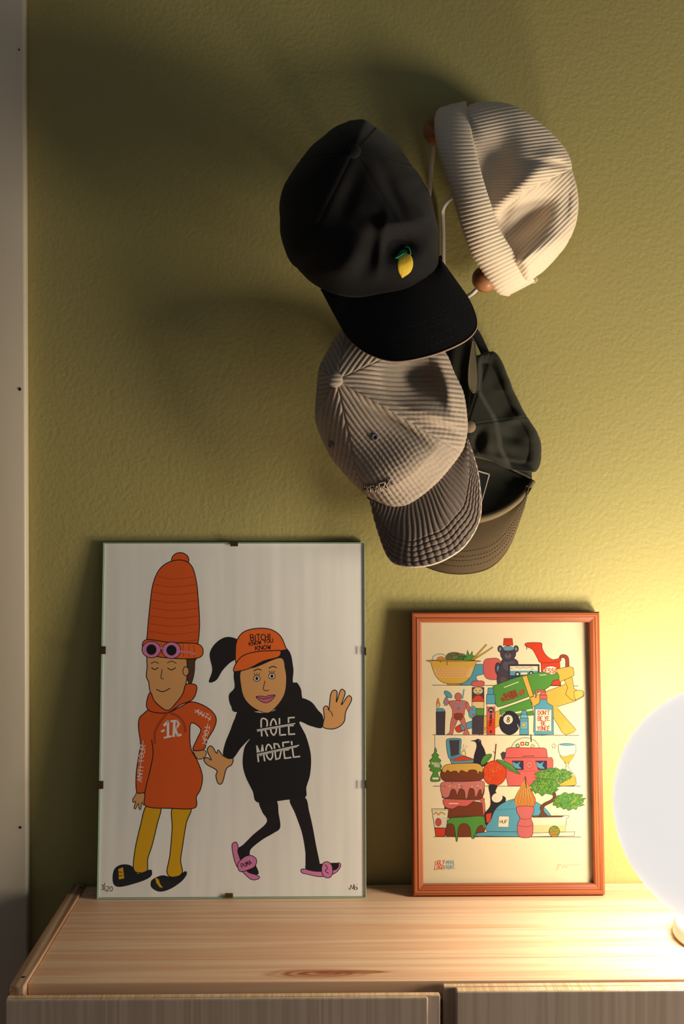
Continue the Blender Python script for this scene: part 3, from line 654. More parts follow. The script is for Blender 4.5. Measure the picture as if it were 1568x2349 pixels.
# ------------------------------------------------------------------ globe lamp
lamp = thing('globe_lamp', (LAMP_C[0], LAMP_C[1], ZT), 'large white frosted glass globe lamp glowing on the cabinet top', 'lamp')
pr = [(max(LAMP_R * math.sin(a), 1e-5), -LAMP_R * math.cos(a)) for a in np.linspace(0, pi, 64)]
V, Fc = lathe_geo(LAMP_C, pr, 96); mesh('globe_shade', V, Fc, globe_glass(), lamp)
zb = ZT - LAMP_C[2]
M_base = mat('white_lamp_base', (224, 216, 204), rough=0.4)
V, Fc = lathe_geo(LAMP_C, [(0.0001, zb + .0006), (0.058, zb + .0006), (0.0625, zb + .0012), (0.064, zb + .004), (0.063, zb + .013), (0.060, zb + .0185), (0.056, zb + 0.0205), (0.052, zb + .0200), (0.044, zb + .0168), (0.030, zb + .0122), (0.0001, zb + .0103)], 72)
mesh('lamp_base', V, Fc, M_base, lamp)
mb = MB(); yy0 = LAMP_C + np.array([.04, .045, zb + .006])
mb.tube(cr([yy0, yy0 + (.03, .04, -.0032), yy0 + (.05, .09, -.0032), yy0 + (.052, .125, -.0032)], 30), 0.0028, 8); mb.build('cord', M_base, lamp, smooth=True)

# ------------------------------------------------------------------ prints: flat art laid as inks on paper
def homog(src, dst):
    A = []
    for (x, y), (u, v) in zip(src, dst):
        A.append([x, y, 1, 0, 0, 0, -u * x, -u * y, -u]); A.append([0, 0, 0, x, y, 1, -v * x, -v * y, -v])
    return np.linalg.svd(np.array(A))[2][-1].reshape(3, 3)
class Art:
    """ink shapes in the picture's own plane; each item is one mesh, later shapes lie above earlier ones"""
    hold = False
    def __init__(s, H, z0, paper): s.H = H; s.z0 = z0; s.paper = paper; s.n = 0
    def item(s, name, label=None): s.V = []; s.F = []; s.M = []; s.mats = []; s.name = name; s.label = label; return s
    def xy(s, P):
        P = np.asarray(P, float)[:, :2]; q = np.c_[P, np.ones(len(P))] @ s.H.T; return q[:, :2] / q[:, 2:]
    def _mi(s, c):
        m = ink(c)
        if m not in s.mats: s.mats.append(m)
        return s.mats.index(m)
    def put(s, P, Fc, c):
        s.n += not s.hold; z = s.z0 + s.n * 2.2e-7; q = s.xy(P); b = len(s.V)
        s.V += [(x, y, z) for x, y in q]; s.F += [tuple(b + i for i in f) for f in Fc]; s.M += [s._mi(c)] * len(Fc)
    def fill(s, pts, c, smooth=True, line=None, lw=3.0, n=None):
        P = cr(pts, n or min(160, 10 * len(pts)), True)[:, :2] if smooth else np.asarray(pts, float)
        tri = tessellate_polygon([[Vector((x, y, 0)) for x, y in P]]); s.put(P, tri, c)
        if line: s.stroke(np.vstack([P, P[:1]]), line, lw, smooth=False)
        return s
    def ell(s, cx, cy, rx, ry, c, rot=0, line=None, lw=3.0, n=36):
        a = np.linspace(0, 2 * pi, n, endpoint=False); r = math.radians(rot); x = rx * np.cos(a); y = ry * np.sin(a)
        return s.fill(np.stack([cx + x * math.cos(r) - y * math.sin(r), cy + x * math.sin(r) + y * math.cos(r)], 1), c, False, line, lw)
    def stroke(s, pts, c, w=3.0, smooth=True, taper=False):
        P = np.asarray(pts, float)[:, :2]
        if smooth and len(P) > 2: P = cr(P, 8 * len(P))[:, :2]
        keep = np.r_[True, np.linalg.norm(np.diff(P, axis=0), axis=1) > 1e-6]; P = P[keep]
        if len(P) < 2: return s
        T = np.gradient(P, axis=0); T /= np.linalg.norm(T, axis=1)[:, None] + 1e-9; N = np.stack([-T[:, 1], T[:, 0]], 1)
        # straight pens: sharp corners are drawn as separate overlapping dabs
        ww = np.full(len(P), w / 2)
        if taper: ww = ww * np.sin(np.linspace(0.15, pi - 0.15, len(P))) ** .5
        if not smooth and len(P) < 12:
            for i in range(len(P) - 1):
                t = P[i + 1] - P[i]; t = t / (np.linalg.norm(t) + 1e-9); nn = np.array([-t[1], t[0]]) * w / 2; e = t * w * .3
                s.put([P[i] - e + nn, P[i] - e - nn, P[i + 1] + e - nn, P[i + 1] + e + nn], [(0, 1, 2, 3)], c); s.n -= not s.hold
            s.n += not s.hold; return s
        V = np.vstack([P + N * ww[:, None], P - N * ww[:, None]]); k = len(P)
        s.put(V, [(i, i + 1, k + i + 1, k + i) for i in range(k - 1)], c); return s
    def text(s, txt, x, y, h, w, c, lw, rot=0.0, gap=0.35, slant=0.0, wob=0.0):
        """hand lettering: (x, y) is the lower left corner, w the width of one letter"""
        ca, sa = math.cos(math.radians(rot)), math.sin(math.radians(rot)); cx = 0; s.n += 1
        for ch in txt:
            if ch == ' ': cx += w * 0.8; continue
            k = 0.35 if ch in 'I!.\'1:i' else 1.0
            dj = random.uniform(-wob, wob) * h
            for st in GLYPH[ch]:
                pts = []
                for (gx, gy) in st:
                    a = cx + (gx * k if k == 1 else gx * .35) * w + gy * h * slant; b = gy * h + dj
                    pts.append((x + a * ca + b * sa, y + a * sa - b * ca))
                s.hold = True; s.stroke(pts, c, lw, smooth=len(pts) > 5); s.hold = False
            cx += w * (k if k == 1 else .35) + w * gap
        return s
    def done(s):
        return mesh(s.name, s.V, s.F, s.mats, s.paper, False, s.M, False, s.label)
_o = [(.5, 0), (.1, .2), (0, .5), (.1, .8), (.5, 1), (.9, .8), (1, .5), (.9, .2), (.5, 0)]
GLYPH = {'A': [[(0, 0), (.5, 1), (1, 0)], [(.2, .35), (.8, .35)]], 'B': [[(0, 0), (0, 1), (.7, 1), (.9, .8), (.7, .55), (0, .52)], [(.7, .54), (1, .28), (.75, 0), (0, 0)]],
 'C': [[(1, .85), (.6, 1), (.15, .8), (0, .5), (.15, .2), (.6, 0), (1, .15)]], 'D': [[(0, 0), (0, 1)], [(0, 1), (.6, .95), (1, .5), (.6, .05), (0, 0)]], 'E': [[(1, 1), (0, 1), (0, 0), (1, 0)], [(0, .52), (.8, .52)]],
 'F': [[(1, 1), (0, 1), (0, 0)], [(0, .52), (.8, .52)]], 'G': [[(1, .85), (.6, 1), (.15, .8), (0, .5), (.15, .2), (.6, 0), (1, .2), (1, .45), (.6, .45)]], 'H': [[(0, 0), (0, 1)], [(1, 0), (1, 1)], [(0, .5), (1, .5)]],
 'I': [[(.5, 0), (.5, 1)]], 'K': [[(0, 0), (0, 1)], [(1, 1), (0, .42)], [(.25, .56), (1, 0)]], 'L': [[(0, 1), (0, 0), (1, 0)]], 'M': [[(0, 0), (.05, 1), (.5, .35), (.95, 1), (1, 0)]],
 'N': [[(0, 0), (0, 1), (1, 0), (1, 1)]], 'O': [_o], 'P': [[(0, 0), (0, 1), (.8, 1), (1, .78), (.8, .5), (0, .48)]], 'R': [[(0, 0), (0, 1), (.8, 1), (1, .78), (.8, .5), (0, .48)], [(.45, .5), (1, 0)]],
 'S': [[(.95, .85), (.5, 1), (.05, .8), (.2, .55), (.8, .42), (.95, .2), (.5, 0), (0, .12)]], 'T': [[(0, 1), (1, 1)], [(.5, 1), (.5, 0)]], 'U': [[(0, 1), (0, .3), (.2, .05), (.5, 0), (.8, .05), (1, .3), (1, 1)]],
 'W': [[(0, 1), (.25, 0), (.5, .7), (.75, 0), (1, 1)]], 'Y': [[(0, 1), (.5, .5), (1, 1)], [(.5, .5), (.5, 0)]], 'X': [[(0, 0), (1, 1)], [(0, 1), (1, 0)]], 'V': [[(0, 1), (.5, 0), (1, 1)]],
 '1': [[(.1, .75), (.5, 1), (.5, 0)]], '3': [[(.1, .9), (.5, 1), (.9, .8), (.5, .55), (.95, .25), (.5, 0), (.05, .1)]], '2': [[(.05, .8), (.4, 1), (.9, .8), (.7, .45), (0, 0), (1, 0)]], '0': [_o],
 '8': [[(.5, .52), (.1, .75), (.5, 1), (.9, .75), (.5, .52), (0, .25), (.5, 0), (1, .25), (.5, .52)]], '6': [[(.9, .95), (.4, .8), (.05, .35), (.4, 0), (.95, .25), (.5, .5), (.1, .35)]], '9': [[(.1, .05), (.6, .2), (.95, .65), (.6, 1), (.05, .75), (.5, .5), (.9, .65)]],
 '/': [[(0, -.1), (1, 1.1)]], "'": [[(.5, 1), (.5, .75)]], '.': [[(.4, 0), (.6, 0.06)]], 'i': [[(.5, 0), (.5, .7)], [(.5, .95), (.5, 1.02)]], 'É': [[(1, .9), (0, .9), (0, 0), (1, 0)], [(0, .48), (.8, .48)], [(.4, 1.02), (.8, 1.2)]], '-': [[(0, .5), (1, .5)]]}
def lean(name, px, w, h, t, top_back, label, cat):
    """a picture standing on the cabinet top and leaning on the wall; local x right, y up its face, z out of its face"""
    d = 1.357; yb = CAM[1] + d; ang = math.asin((-top_back - yb) / h)
    x = float(at(px, 2064, yb)[0]); th_ = pi / 2 - ang
    return thing(name, (x, yb, ZT + t * math.sin(ang) + 0.0002), label, cat, None, (th_, 0, 0))

# ------------------------------------------------------------------ clip-framed print
CW, CH = 0.3030, 0.4020
clipf = lean('clip_framed_print', 531.5, CW, CH, 0.0050, 0.0075, 'large frameless glass clip frame with two cartoonish figures in hoodies', 'picture')
M_back = mat('hardboard_back', (112, 80, 52), rough=0.8)
mb = MB(); mb.box((-CW / 2, 0, -0.0050), (CW / 2, CH, -0.0024)); mb.build('backing_board', M_back, clipf, world=False)
M_paper = mat('white_print_paper', (236, 230, 224), rough=0.7, spec=0.2)
m = M_paper; N_ = m.node_tree.nodes; L_ = m.node_tree.links      # the sheet is slightly cockled in upright waves
tc = N_.new('ShaderNodeTexCoord'); mp = N_.new('ShaderNodeMapping'); mp.inputs['Scale'].default_value = (26, 2.2, 1); nz = N_.new('ShaderNodeTexNoise'); nz.inputs['Scale'].default_value = 1; nz.inputs['Detail'].default_value = 2
bp = N_.new('ShaderNodeBump'); bp.inputs['Distance'].default_value = 0.004; bp.inputs['Strength'].default_value = 0.35
L_.new(tc.outputs['Object'], mp.inputs[0]); L_.new(mp.outputs[0], nz.inputs['Vector']); L_.new(nz.outputs['Fac'], bp.inputs['Height']); L_.new(bp.outputs[0], N_['Principled BSDF'].inputs['Normal'])
mb = MB(); mb.box((-CW / 2 + .0012, 0.0012, -0.0024), (CW / 2 - .0012, CH - .0012, -0.0020)); sheet = mb.build('paper_sheet', M_paper, clipf, world=False)
M_glass = thin_glass('picture_glass', (0.985, 0.995, 0.99), 0.6)
M_gedge = mat('green_glass_edge', (168, 205, 180), rough=0.25, spec=0.6)
mb = MB(); mb.box((-CW / 2 + .0006, 0.0006, -0.0002), (CW / 2 - .0006, CH - .0006, 0.0)); gl = mb.build('glass', M_glass, clipf, world=False)
mb = MB(); e = 0.0008
for a, b in (((-CW / 2, 0, -.0018), (-CW / 2 + e, CH, 0)), ((CW / 2 - e, 0, -.0018), (CW / 2, CH, 0)), ((-CW / 2 + e, 0, -.0018), (CW / 2 - e, e, 0)), ((-CW / 2 + e, CH - e, -.0018), (CW / 2 - e, CH, 0))): mb.box(a, b)
mb.build('glass_edge', M_gedge, gl, world=False)
HL = homog([(92, 55), (1480, 62), (1480, 1945), (52, 1953)], [(-CW / 2, CH), (CW / 2, CH), (CW / 2, 0), (-CW / 2, 0)])
A = Art(HL, -0.00198, sheet)
M_clip = mat('bronze_clip', (120, 92, 58), rough=0.35, metal=0.9)
for (cx, cy, side) in ((788, 62, 't'), (86, 628, 'l'), (72, 1345, 'l'), (1472, 640, 'r'), (1472, 1345, 'r'), (754, 1944, 'b')):
    x, y = A.xy([(cx, cy)])[0]; mb = MB(); q = 0.0024; d = 0.0052
    if side in 'tb':
        y1 = CH + .0008 if side == 't' else 0.0006; y0 = y1 - d if side == 't' else y1 + d
        mb.box((x - 0.0045, min(y0, y1), 0.0001), (x + 0.0045, max(y0, y1), .0011), bev=.0002)
        if side == 't': mb.box((x - 0.0045, CH + .0001, -.0062), (x + 0.0045, CH + .0009, .0011)); mb.box((x - .0045, CH - .014, -.0062), (x + .0045, CH + .0009, -.0052))
        else: mb.box((x - .0045, 0.0006, -.0062), (x + .0045, .014, -.0052))
    else:
        s_ = -1 if side == 'l' else 1; X = s_ * CW / 2
        mb.box((X + s_ * .0008, y - .0045, .0001), (X - s_ * d, y + .0045, .0011), bev=.0002)
        mb.box((X + s_ * .0001, y - .0045, -.0062), (X + s_ * .0009, y + .0045, .0011)); mb.box((X + s_ * .0009, y - .0045, -.0062), (X - s_ * .014, y + .0045, -.0052))
    mb.build('clip', M_clip, clipf, world=False)
BK, OR, OC, TAN, PK, WH, OR2 = '1c1a1c', 'd95a22', 'd9a418', 'dba066', 'd77fae', 'e6e0da', 'e86a28'
# figure one: plain invented person in an orange hoodie dress, tall knitted hat
a = A.item('printed_figure', 'plain figure in an orange hoodie dress with a tall orange knitted hat')
a.ell(500, 150, 46, 40, OR, 0, BK, 5)
a.fill([(318, 640), (322, 560), (335, 420), (352, 290), (385, 205), (440, 160), (510, 150), (560, 180), (585, 260), (597, 380), (602, 500), (592, 600), (572, 690), (450, 670)], OR, line=BK, lw=5)
for k in range(9):
    y = 235 + k * 42; x0 = 340 - k * 2.6 + (30 if k < 1 else 0); a.stroke([(x0 + 12, y), (460, y + 16), (584 + min(k, 3) * 3, y + 4)], 'c04a18', 5)
a.fill([(455, 640), (560, 640), (575, 720), (560, 800), (540, 800), (520, 720)], '5a3a26', line=BK, lw=4)
a.fill([(330, 640), (322, 720), (318, 770), (330, 800), (338, 850), (365, 905), (430, 955), (480, 905), (512, 860), (535, 760), (520, 650), (420, 630)], TAN, line=BK, lw=5)
a.ell(528, 742, 16, 24, TAN, 0, BK, 4)
a.fill([(312, 575), (450, 590), (600, 600), (604, 668), (450, 672), (316, 645)], OR2, line=BK, lw=5)
for k in range(9): a.stroke([(340 + k * 29, 586 + k * 2), (342 + k * 29, 652 + k * 2)], 'b84616', 4)
a.stroke([(345, 722), (362, 732), (382, 722)], BK, 5).stroke([(430, 724), (452, 735), (474, 722)], BK, 5)
a.stroke([(342, 700), (364, 692), (384, 700)], BK, 4).stroke([(428, 698), (452, 688), (478, 700)], BK, 4)
a.stroke([(402, 730), (396, 775), (410, 784)], BK, 4).stroke([(370, 838), (405, 850), (445, 832)], BK, 5)
for cx, cy in ((345, 626), (452, 630)): a.ell(cx, cy, 50, 44, PK, 0, BK, 4).ell(cx, cy, 27, 28, BK)
a.stroke([(394, 618), (404, 616)], PK, 14).stroke([(498, 636), (540, 640), (580, 650)], PK, 9)
for L1 in ([(318, 1455), (392, 1462), (372, 1560), (345, 1670), (322, 1740), (318, 1805), (280, 1815), (246, 1795), (255, 1690), (282, 1570)], [(456, 1470), (552, 1470), (528, 1550), (508, 1670), (497, 1750), (505, 1815), (462, 1840), (424, 1815), (440, 1720), (452, 1580)]): a.fill(L1, OC, line=BK, lw=5)
a.fill([(150, 1790), (188, 1772), (235, 1780), (268, 1820), (330, 1800), (343, 1808), (335, 1835), (280, 1862), (180, 1888), (142, 1876), (136, 1830)], '24262a', line=BK, lw=3)
a.fill([(165, 1795), (190, 1785), (196, 1845), (168, 1850)], OC, False).stroke([(165, 1810), (185, 1812)], BK, 4).stroke([(165, 1830), (187, 1830)], BK, 4)
a.fill([(350, 1850), (398, 1830), (445, 1838), (490, 1830), (520, 1808), (528, 1822), (500, 1860), (440, 1900), (385, 1914), (345, 1895), (338, 1870)], '24262a', line=BK, lw=3)
a.fill([(360, 1840), (380, 1850), (385, 1870), (402, 1895), (385, 1892), (368, 1870)], OC, False)
a.fill([(268, 1385), (304, 1392), (310, 1420), (302, 1455), (292, 1440), (286, 1475), (277, 1474), (272, 1445), (258, 1474), (250, 1468), (258, 1435), (246, 1440), (243, 1425), (258, 1400)], TAN, line=BK, lw=4)
a.fill([(566, 1160), (615, 1160), (634, 1172), (630, 1196), (606, 1210), (584, 1204)], TAN, line=BK, lw=4)
a.fill([(340, 945), (430, 960), (500, 930), (560, 905), (640, 935), (686, 985), (680, 1040), (640, 1110), (622, 1158), (565, 1160), (588, 1100), (606, 1050), (556, 1018), (548, 1090), (556, 1160), (588, 1220), (614, 1300), (604, 1370), (582, 1410), (572, 1470), (440, 1472), (314, 1460), (306, 1392), (266, 1386), (262, 1290), (278, 1180), (286, 1130), (275, 1040), (280, 992), (300, 970)], OR, n=400, line=BK, lw=5)
a.stroke([(345, 1105), (352, 1180), (338, 1260), (318, 1340), (306, 1395)], BK, 5)
a.fill([(340, 855), (322, 890), (320, 935), (350, 958), (430, 962), (500, 920), (560, 895), (584, 850), (580, 815), (530, 812), (512, 860), (480, 905), (430, 950), (365, 905)], OR, n=200, line=BK, lw=5)
a.stroke([(430, 962), (385, 1020), (362, 1070), (362, 1128)], BK, 9).stroke([(430, 962), (385, 1020), (362, 1070), (362, 1128)], OR, 4)
a.stroke([(440, 962), (490, 985), (516, 1020), (526, 1068)], BK, 9).stroke([(440, 962), (490, 985), (516, 1020), (526, 1068)], OR, 4)
a.stroke([(398, 1062), (412, 1056)], WH, 10, False).stroke([(412, 1030), (432, 1008), (432, 1090)], WH, 13, False).stroke([(412, 1096), (450, 1088)], WH, 9, False)
a.stroke([(462, 1088), (466, 1010)], WH, 13, False).stroke([(450, 1008), (480, 1006), (490, 1024), (478, 1042), (462, 1046)], WH, 11, False).stroke([(468, 1046), (484, 1084), (500, 1080)], WH, 12, False)
for txt, x, y, rot in (('ANTI', 576, 962, 30), ('TOUR', 628, 1030, 98)): a.text(txt, x, y, 26, 19, WH, 3.6, rot, .4, wob=.08)
a.stroke([(574, 948), (660, 1000)], WH, 3.4).stroke([(644, 1020), (624, 1110)], WH, 3.4)
a.text('ANTI TOUR', 290, 1330, 26, 18, WH, 3.6, -84, .38, wob=.08).stroke([(276, 1318), (300, 1110)], WH, 3.4)
a.done()
# figure two: plain invented person in a black hoodie dress, orange cap
a = A.item('printed_figure', 'plain figure in a black hoodie dress and orange cap waving')
HB = '241f20'
a.fill([(812, 585), (750, 560), (690, 590), (655, 650), (668, 735), (650, 800), (690, 790), (722, 740), (760, 700), (800, 668)], HB)                       # pony tail
a.fill([(800, 690), (782, 760), (786, 830), (756, 870), (768, 930), (815, 962), (1110, 930), (1142, 860), (1120, 806), (1096, 800), (1098, 720), (1060, 620), (900, 600)], HB)
a.fill([(918, 1435), (1004, 1430), (1018, 1500), (1026, 1575), (990, 1605), (930, 1640), (870, 1690), (860, 1730), (815, 1740), (800, 1690), (830, 1665), (880, 1615), (955, 1545), (930, 1490)], HB)
a.fill([(1078, 1425), (1158, 1415), (1180, 1490), (1198, 1570), (1216, 1670), (1234, 1760), (1234, 1790), (1166, 1795), (1158, 1700), (1140, 1600), (1105, 1500)], HB)
a.fill([(770, 1670), (785, 1652), (800, 1665), (812, 1740), (850, 1800), (905, 1830), (916, 1838), (905, 1850), (870, 1850), (830, 1815), (795, 1780), (778, 1730)], PK, line=BK, lw=4)
a.fill([(800, 1690), (860, 1720), (905, 1795), (905, 1825), (850, 1810), (815, 1750)], HB)
a.fill([(800, 1770), (830, 1735), (865, 1722), (898, 1742), (892, 1780), (855, 1800), (812, 1808)], PK, line=BK, lw=4)
a.text('PUMA', 824, 1790, 22, 11, BK, 3.6, -24, .35)
a.fill([(1136, 1798), (1160, 1796), (1200, 1806), (1245, 1808), (1300, 1806), (1325, 1765), (1345, 1768), (1340, 1792), (1310, 1820), (1240, 1836), (1165, 1822), (1140, 1815)], PK, line=BK, lw=4)
a.fill([(1166, 1770), (1232, 1768), (1330, 1764), (1320, 1800), (1240, 1806), (1166, 1800)], HB)
a.fill([(1244, 1800), (1254, 1764), (1280, 1758), (1300, 1780), (1302, 1820), (1284, 1842), (1256, 1834)], PK, line=BK, lw=4).stroke([(1262, 1772), (1276, 1790), (1264, 1805), (1282, 1820)], BK, 4)
a.fill([(728, 1195), (775, 1205), (770, 1240), (742, 1262), (720, 1335), (698, 1340), (686, 1300), (690, 1270), (640, 1240), (622, 1212), (640, 1202), (662, 1215), (640, 1165), (655, 1140), (672, 1150), (690, 1180), (700, 1162)], TAN, line=BK, lw=5)
a.fill([(1255, 1040), (1262, 990), (1258, 940), (1278, 930), (1286, 950), (1296, 870), (1312, 846), (1330, 856), (1326, 910), (1348, 846), (1366, 846), (1372, 866), (1352, 925), (1386, 878), (1404, 882), (1404, 905), (1376, 960), (1368, 1010), (1340, 1040), (1300, 1052)], TAN, n=240, line=BK, lw=5)
a.stroke([(1286, 950), (1300, 965), (1306, 985)], BK, 4)
a.fill([(820, 950), (960, 965), (1070, 910), (1125, 884), (1190, 905), (1228, 950), (1255, 985), (1250, 1045), (1190, 1036), (1130, 1014), (1165, 1090), (1190, 1190), (1186, 1290), (1166, 1360), (1158, 1415), (1060, 1428), (910, 1442), (880, 1380), (842, 1300), (828, 1230), (838, 1150), (868, 1102), (820, 1150), (774, 1208), (726, 1192), (734, 1130), (762, 1060), (785, 1000)], '201d1e', n=400)
a.fill([(822, 740), (900, 720), (1030, 672), (1056, 730), (1062, 800), (1050, 870), (1010, 930), (960, 966), (890, 940), (840, 890), (820, 820)], TAN, line=BK, lw=4)
for cx, cy in ((905, 782), (985, 770)):
    a.ell(cx, cy, 17, 15, WH, 0, BK, 4).ell(cx, cy, 8, 9, BK)
    for k in (-1, 0, 1): a.stroke([(cx + k * 9, cy - 16), (cx + k * 15, cy - 30)], BK, 3.4)
a.stroke([(888, 742), (910, 732), (930, 738)], BK, 5).stroke([(968, 728), (990, 718), (1010, 726)], BK, 5)
a.stroke([(948, 795), (940, 838), (956, 848), (968, 842)], BK, 4)
a.fill([(900, 880), (935, 876), (950, 880), (970, 872), (1002, 872), (975, 904), (940, 910)], 'c96a86', line=BK, lw=3.5).stroke([(900, 880), (950, 890), (1002, 872)], BK, 3.5)
a.fill([(796, 700), (792, 640), (800, 580), (835, 535), (900, 516), (975, 520), (1030, 555), (1060, 620), (1060, 630), (930, 650), (830, 678)], OR2, line=BK, lw=5)
a.fill([(796, 700), (830, 662), (900, 640), (1000, 634), (1032, 636), (1020, 668), (940, 690), (860, 730), (790, 745), (782, 732)], OR2, line=BK, lw=5)
a.text('BITCHI', 874, 583, 31, 16, BK, 5, -5, .38, wob=.05).text('KNOW', 866, 608, 19, 12.5, BK, 4.2, -9, .35).text('YOU', 944, 597, 21, 13, BK, 4.2, -9, .35).text('KNOW', 899, 632, 22, 16, BK, 4.6, -5, .35)
a.text('ROLE', 930, 1090, 88, 31, WH, 8, -4, .55, .05).text('MODEL', 912, 1224, 84, 33, WH, 8, -7, .42)
for p0, p1 in (((906, 1056), (1106, 1022)), ((905, 1186), (1126, 1138))): a.stroke([p0, p1], '201d1e', 18, False).stroke([p0, p1], WH, 5.5, False).stroke([(p0[0], p0[1] + 7), (p1[0] - 8, p1[1] + 8)], WH, 3.4, False)
a.done()
A.n = 2; a = A.item('edition_number'); a.text('3', 74, 1905, 26, 14, '2a2826', 4).stroke([(94, 1912), (92, 1868)], '2a2826', 3.4).text('20', 100, 1912, 26, 14, '2a2826', 3.4, 4); a.done()
A.n = 2; a = A.item('signature'); a.stroke([(1388, 1895), (1394, 1905), (1400, 1880), (1408, 1902), (1416, 1876), (1416, 1906)], '2a2826', 3.4).stroke([(1430, 1890), (1420, 1892), (1420, 1904), (1430, 1902), (1431, 1890), (1434, 1905)], '2a2826', 3).stroke([(1430, 1875), (1433, 1877)], '2a2826', 4); a.done()

# ------------------------------------------------------------------ wooden framed print
FW, FH, FT = 0.2185, 0.3200, 0.0180
woodf = lean('wood_framed_print', 1167.5, FW, FH, FT, 0.0205, 'small reddish wooden frame with a print of objects on shelves', 'picture')
M_fx = wood('red_oak_rail', '#ae6239', '#7d3d1e', 0, fine=420, rough=0.45, contrast=(0.28, 0.66), wide=150, seed=2)
M_fy = wood('red_oak_stile', '#ae6239', '#7d3d1e', 1, fine=420, rough=0.45, contrast=(0.28, 0.66), wide=150, seed=5)
FWD_ = 0.0122
def stick(A0, A1, inn, m):
    """mitred moulding from corner to corner; its profile runs outer edge, raised flat, small groove, slope, inner edge"""
    prof = [(0.0, -FT), (0.0, -0.0022), (0.0006, -0.0008), (0.0016, 0.0), (0.0052, 0.0), (0.0056, -0.0007), (0.0062, -0.0007), (0.0066, -0.0001), (0.0108, -0.0012), (0.0119, -0.0020), (FWD_, -0.0030), (FWD_, -0.0088), (0.006, -0.0088), (0.006, -FT)]
    A0 = np.array(A0); A1 = np.array(A1); inn = np.array(inn); t = (A1 - A0) / np.linalg.norm(A1 - A0)
    V = []
    for e, sgn in ((A0, 1), (A1, -1)):
        for o, z in prof: q = e + inn * o + t * sgn * (o + 0.00006); V.append((q[0], q[1], z))
    k = len(prof); Fc = [(i, (i + 1) % k, k + (i + 1) % k, k + i) for i in range(k)] + [tuple(range(k))[::-1], tuple(range(k, 2 * k))]
    o = mesh('frame_rail', V, Fc, m, woodf, False, None, False)
    import bmesh
    bm = bmesh.new(); bm.from_mesh(o.data); bmesh.ops.recalc_face_normals(bm, faces=bm.faces); bm.to_mesh(o.data); bm.free()
stick((-FW / 2, 0), (FW / 2, 0), (0, 1), M_fx); stick((FW / 2, FH), (-FW / 2, FH), (0, -1), M_fx)
stick((-FW / 2, FH), (-FW / 2, 0), (1, 0), M_fy); stick((FW / 2, 0), (FW / 2, FH), (-1, 0), M_fy)
mb = MB(); q = 0.0068; mb.box((-FW / 2 + q, q, -0.0150), (FW / 2 - q, FH - q, -0.0118)); mb.build('backing_board', M_back, woodf, world=False)
M_cream = mat('cream_print_paper', (200, 184, 152), rough=0.75, spec=0.15, bump=(700, 0.0001))
mb = MB(); mb.box((-FW / 2 + q, q, -0.0117), (FW / 2 - q, FH - q, -0.0112)); page = mb.build('paper_sheet', M_cream, woodf, world=False)
mb = MB(); mb.box((-FW / 2 + q, q, -0.0104), (FW / 2 - q, FH - q, -0.0095)); mb.build('glass', thin_glass('clear_picture_glass', (.985, .99, .985), 0.8), woodf, world=False)
HR = homog([(68, 98), (1415, 95), (1478, 2140), (85, 2143)], [(-FW / 2, FH), (FW / 2, FH), (FW / 2, 0), (-FW / 2, 0)])
A = Art(HR, -0.01118, page); INK[0] = 0.62
K, RD, YL, BL, GN, BR, PU, CO, CR = '2a2228', 'd8401f', 'e0b04a', '5a9fb4', '56933a', '7a3a1c', '4a3d48', 'd8645c', 'eaddc0'
LW = 3.2
a = A.item('shelf_lines')
for p0, p1 in (((228, 623), (1280, 629)), ((232, 982), (1292, 988)), ((236, 1355), (1302, 1358)), ((242, 1724), (1310, 1729))): a.stroke([p0, p1], K, 4, False)
a.done()
a = A.item('printed_skate_truck', 'blue skateboard truck with a pink wheel')
a.fill([(430, 620), (440, 590), (500, 540), (530, 480), (600, 475), (620, 500), (600, 540), (545, 560), (560, 600), (575, 622)], BL, line=K, lw=LW)
a.fill([(595, 470), (610, 438), (650, 430), (700, 432), (728, 470), (732, 530), (715, 575), (670, 585), (620, 575), (598, 540)], CO, line=K, lw=LW)
a.ell(704, 508, 24, 48, PU, -6, K, LW).ell(706, 508, 14, 26, BL, -6, K, 2.5); a.done()
a = A.item('printed_noodle_bowl', 'yellow noodle bowl with egg, greens and chopsticks')
a.ell(280, 432, 52, 34, CR, -4, K, LW).ell(290, 438, 30, 20, 'd98f2c', 0, K, 2)
a.fill([(332, 440), (336, 400), (380, 386), (440, 396), (470, 412), (470, 445)], '6a6a3c', line=K, lw=2.5)
for i in range(26): x = 342 + random.random() * 120; y = 398 + random.random() * 38; a.stroke([(x, y), (x + 8, y - 6), (x + 14, y + 2)], K if i % 2 else 'b0a060', 2)
a.fill([(450, 445), (465, 405), (470, 425), (480, 370), (496, 410), (515, 378), (518, 410), (540, 412), (530, 445)], GN, False, K, 2.6)
a.fill([(385, 444), (420, 420), (455, 415), (440, 446)], '3f7a2c', line=K, lw=2)
for p in ([(508, 440), (612, 328), (620, 334), (520, 444)], [(524, 434), (660, 346), (664, 354), (530, 442)]): a.fill(p, 'd0a03c', False, K, 2.2)
a.fill([(204, 444), (555, 447), (545, 460), (530, 500), (505, 560), (465, 600), (430, 610), (330, 610), (290, 596), (252, 556), (228, 500), (216, 460)], YL, n=200, line=K, lw=LW)
a.fill([(238, 496), (526, 496), (508, 552), (500, 566), (262, 566), (250, 545)], 'e8c07a', False)
for r_ in range(4):
    for c_ in range(11 - r_): 
        cx = 252 + c_ * 26 + (r_ % 2) * 13 + r_ * 4; cy = 512 + r_ * 17
        if cx < 508 - r_ * 8:
            for rad in (13, 8): a.stroke([(cx + rad * math.cos(t), cy - rad * math.sin(t)) for t in np.linspace(0, pi, 6)], 'd8762c', 2)
a.fill([(332, 611), (430, 611), (425, 622), (338, 622)], 'c89a3c', False, K, 2); a.stroke([(204, 446), (380, 452), (555, 448)], K, 3)
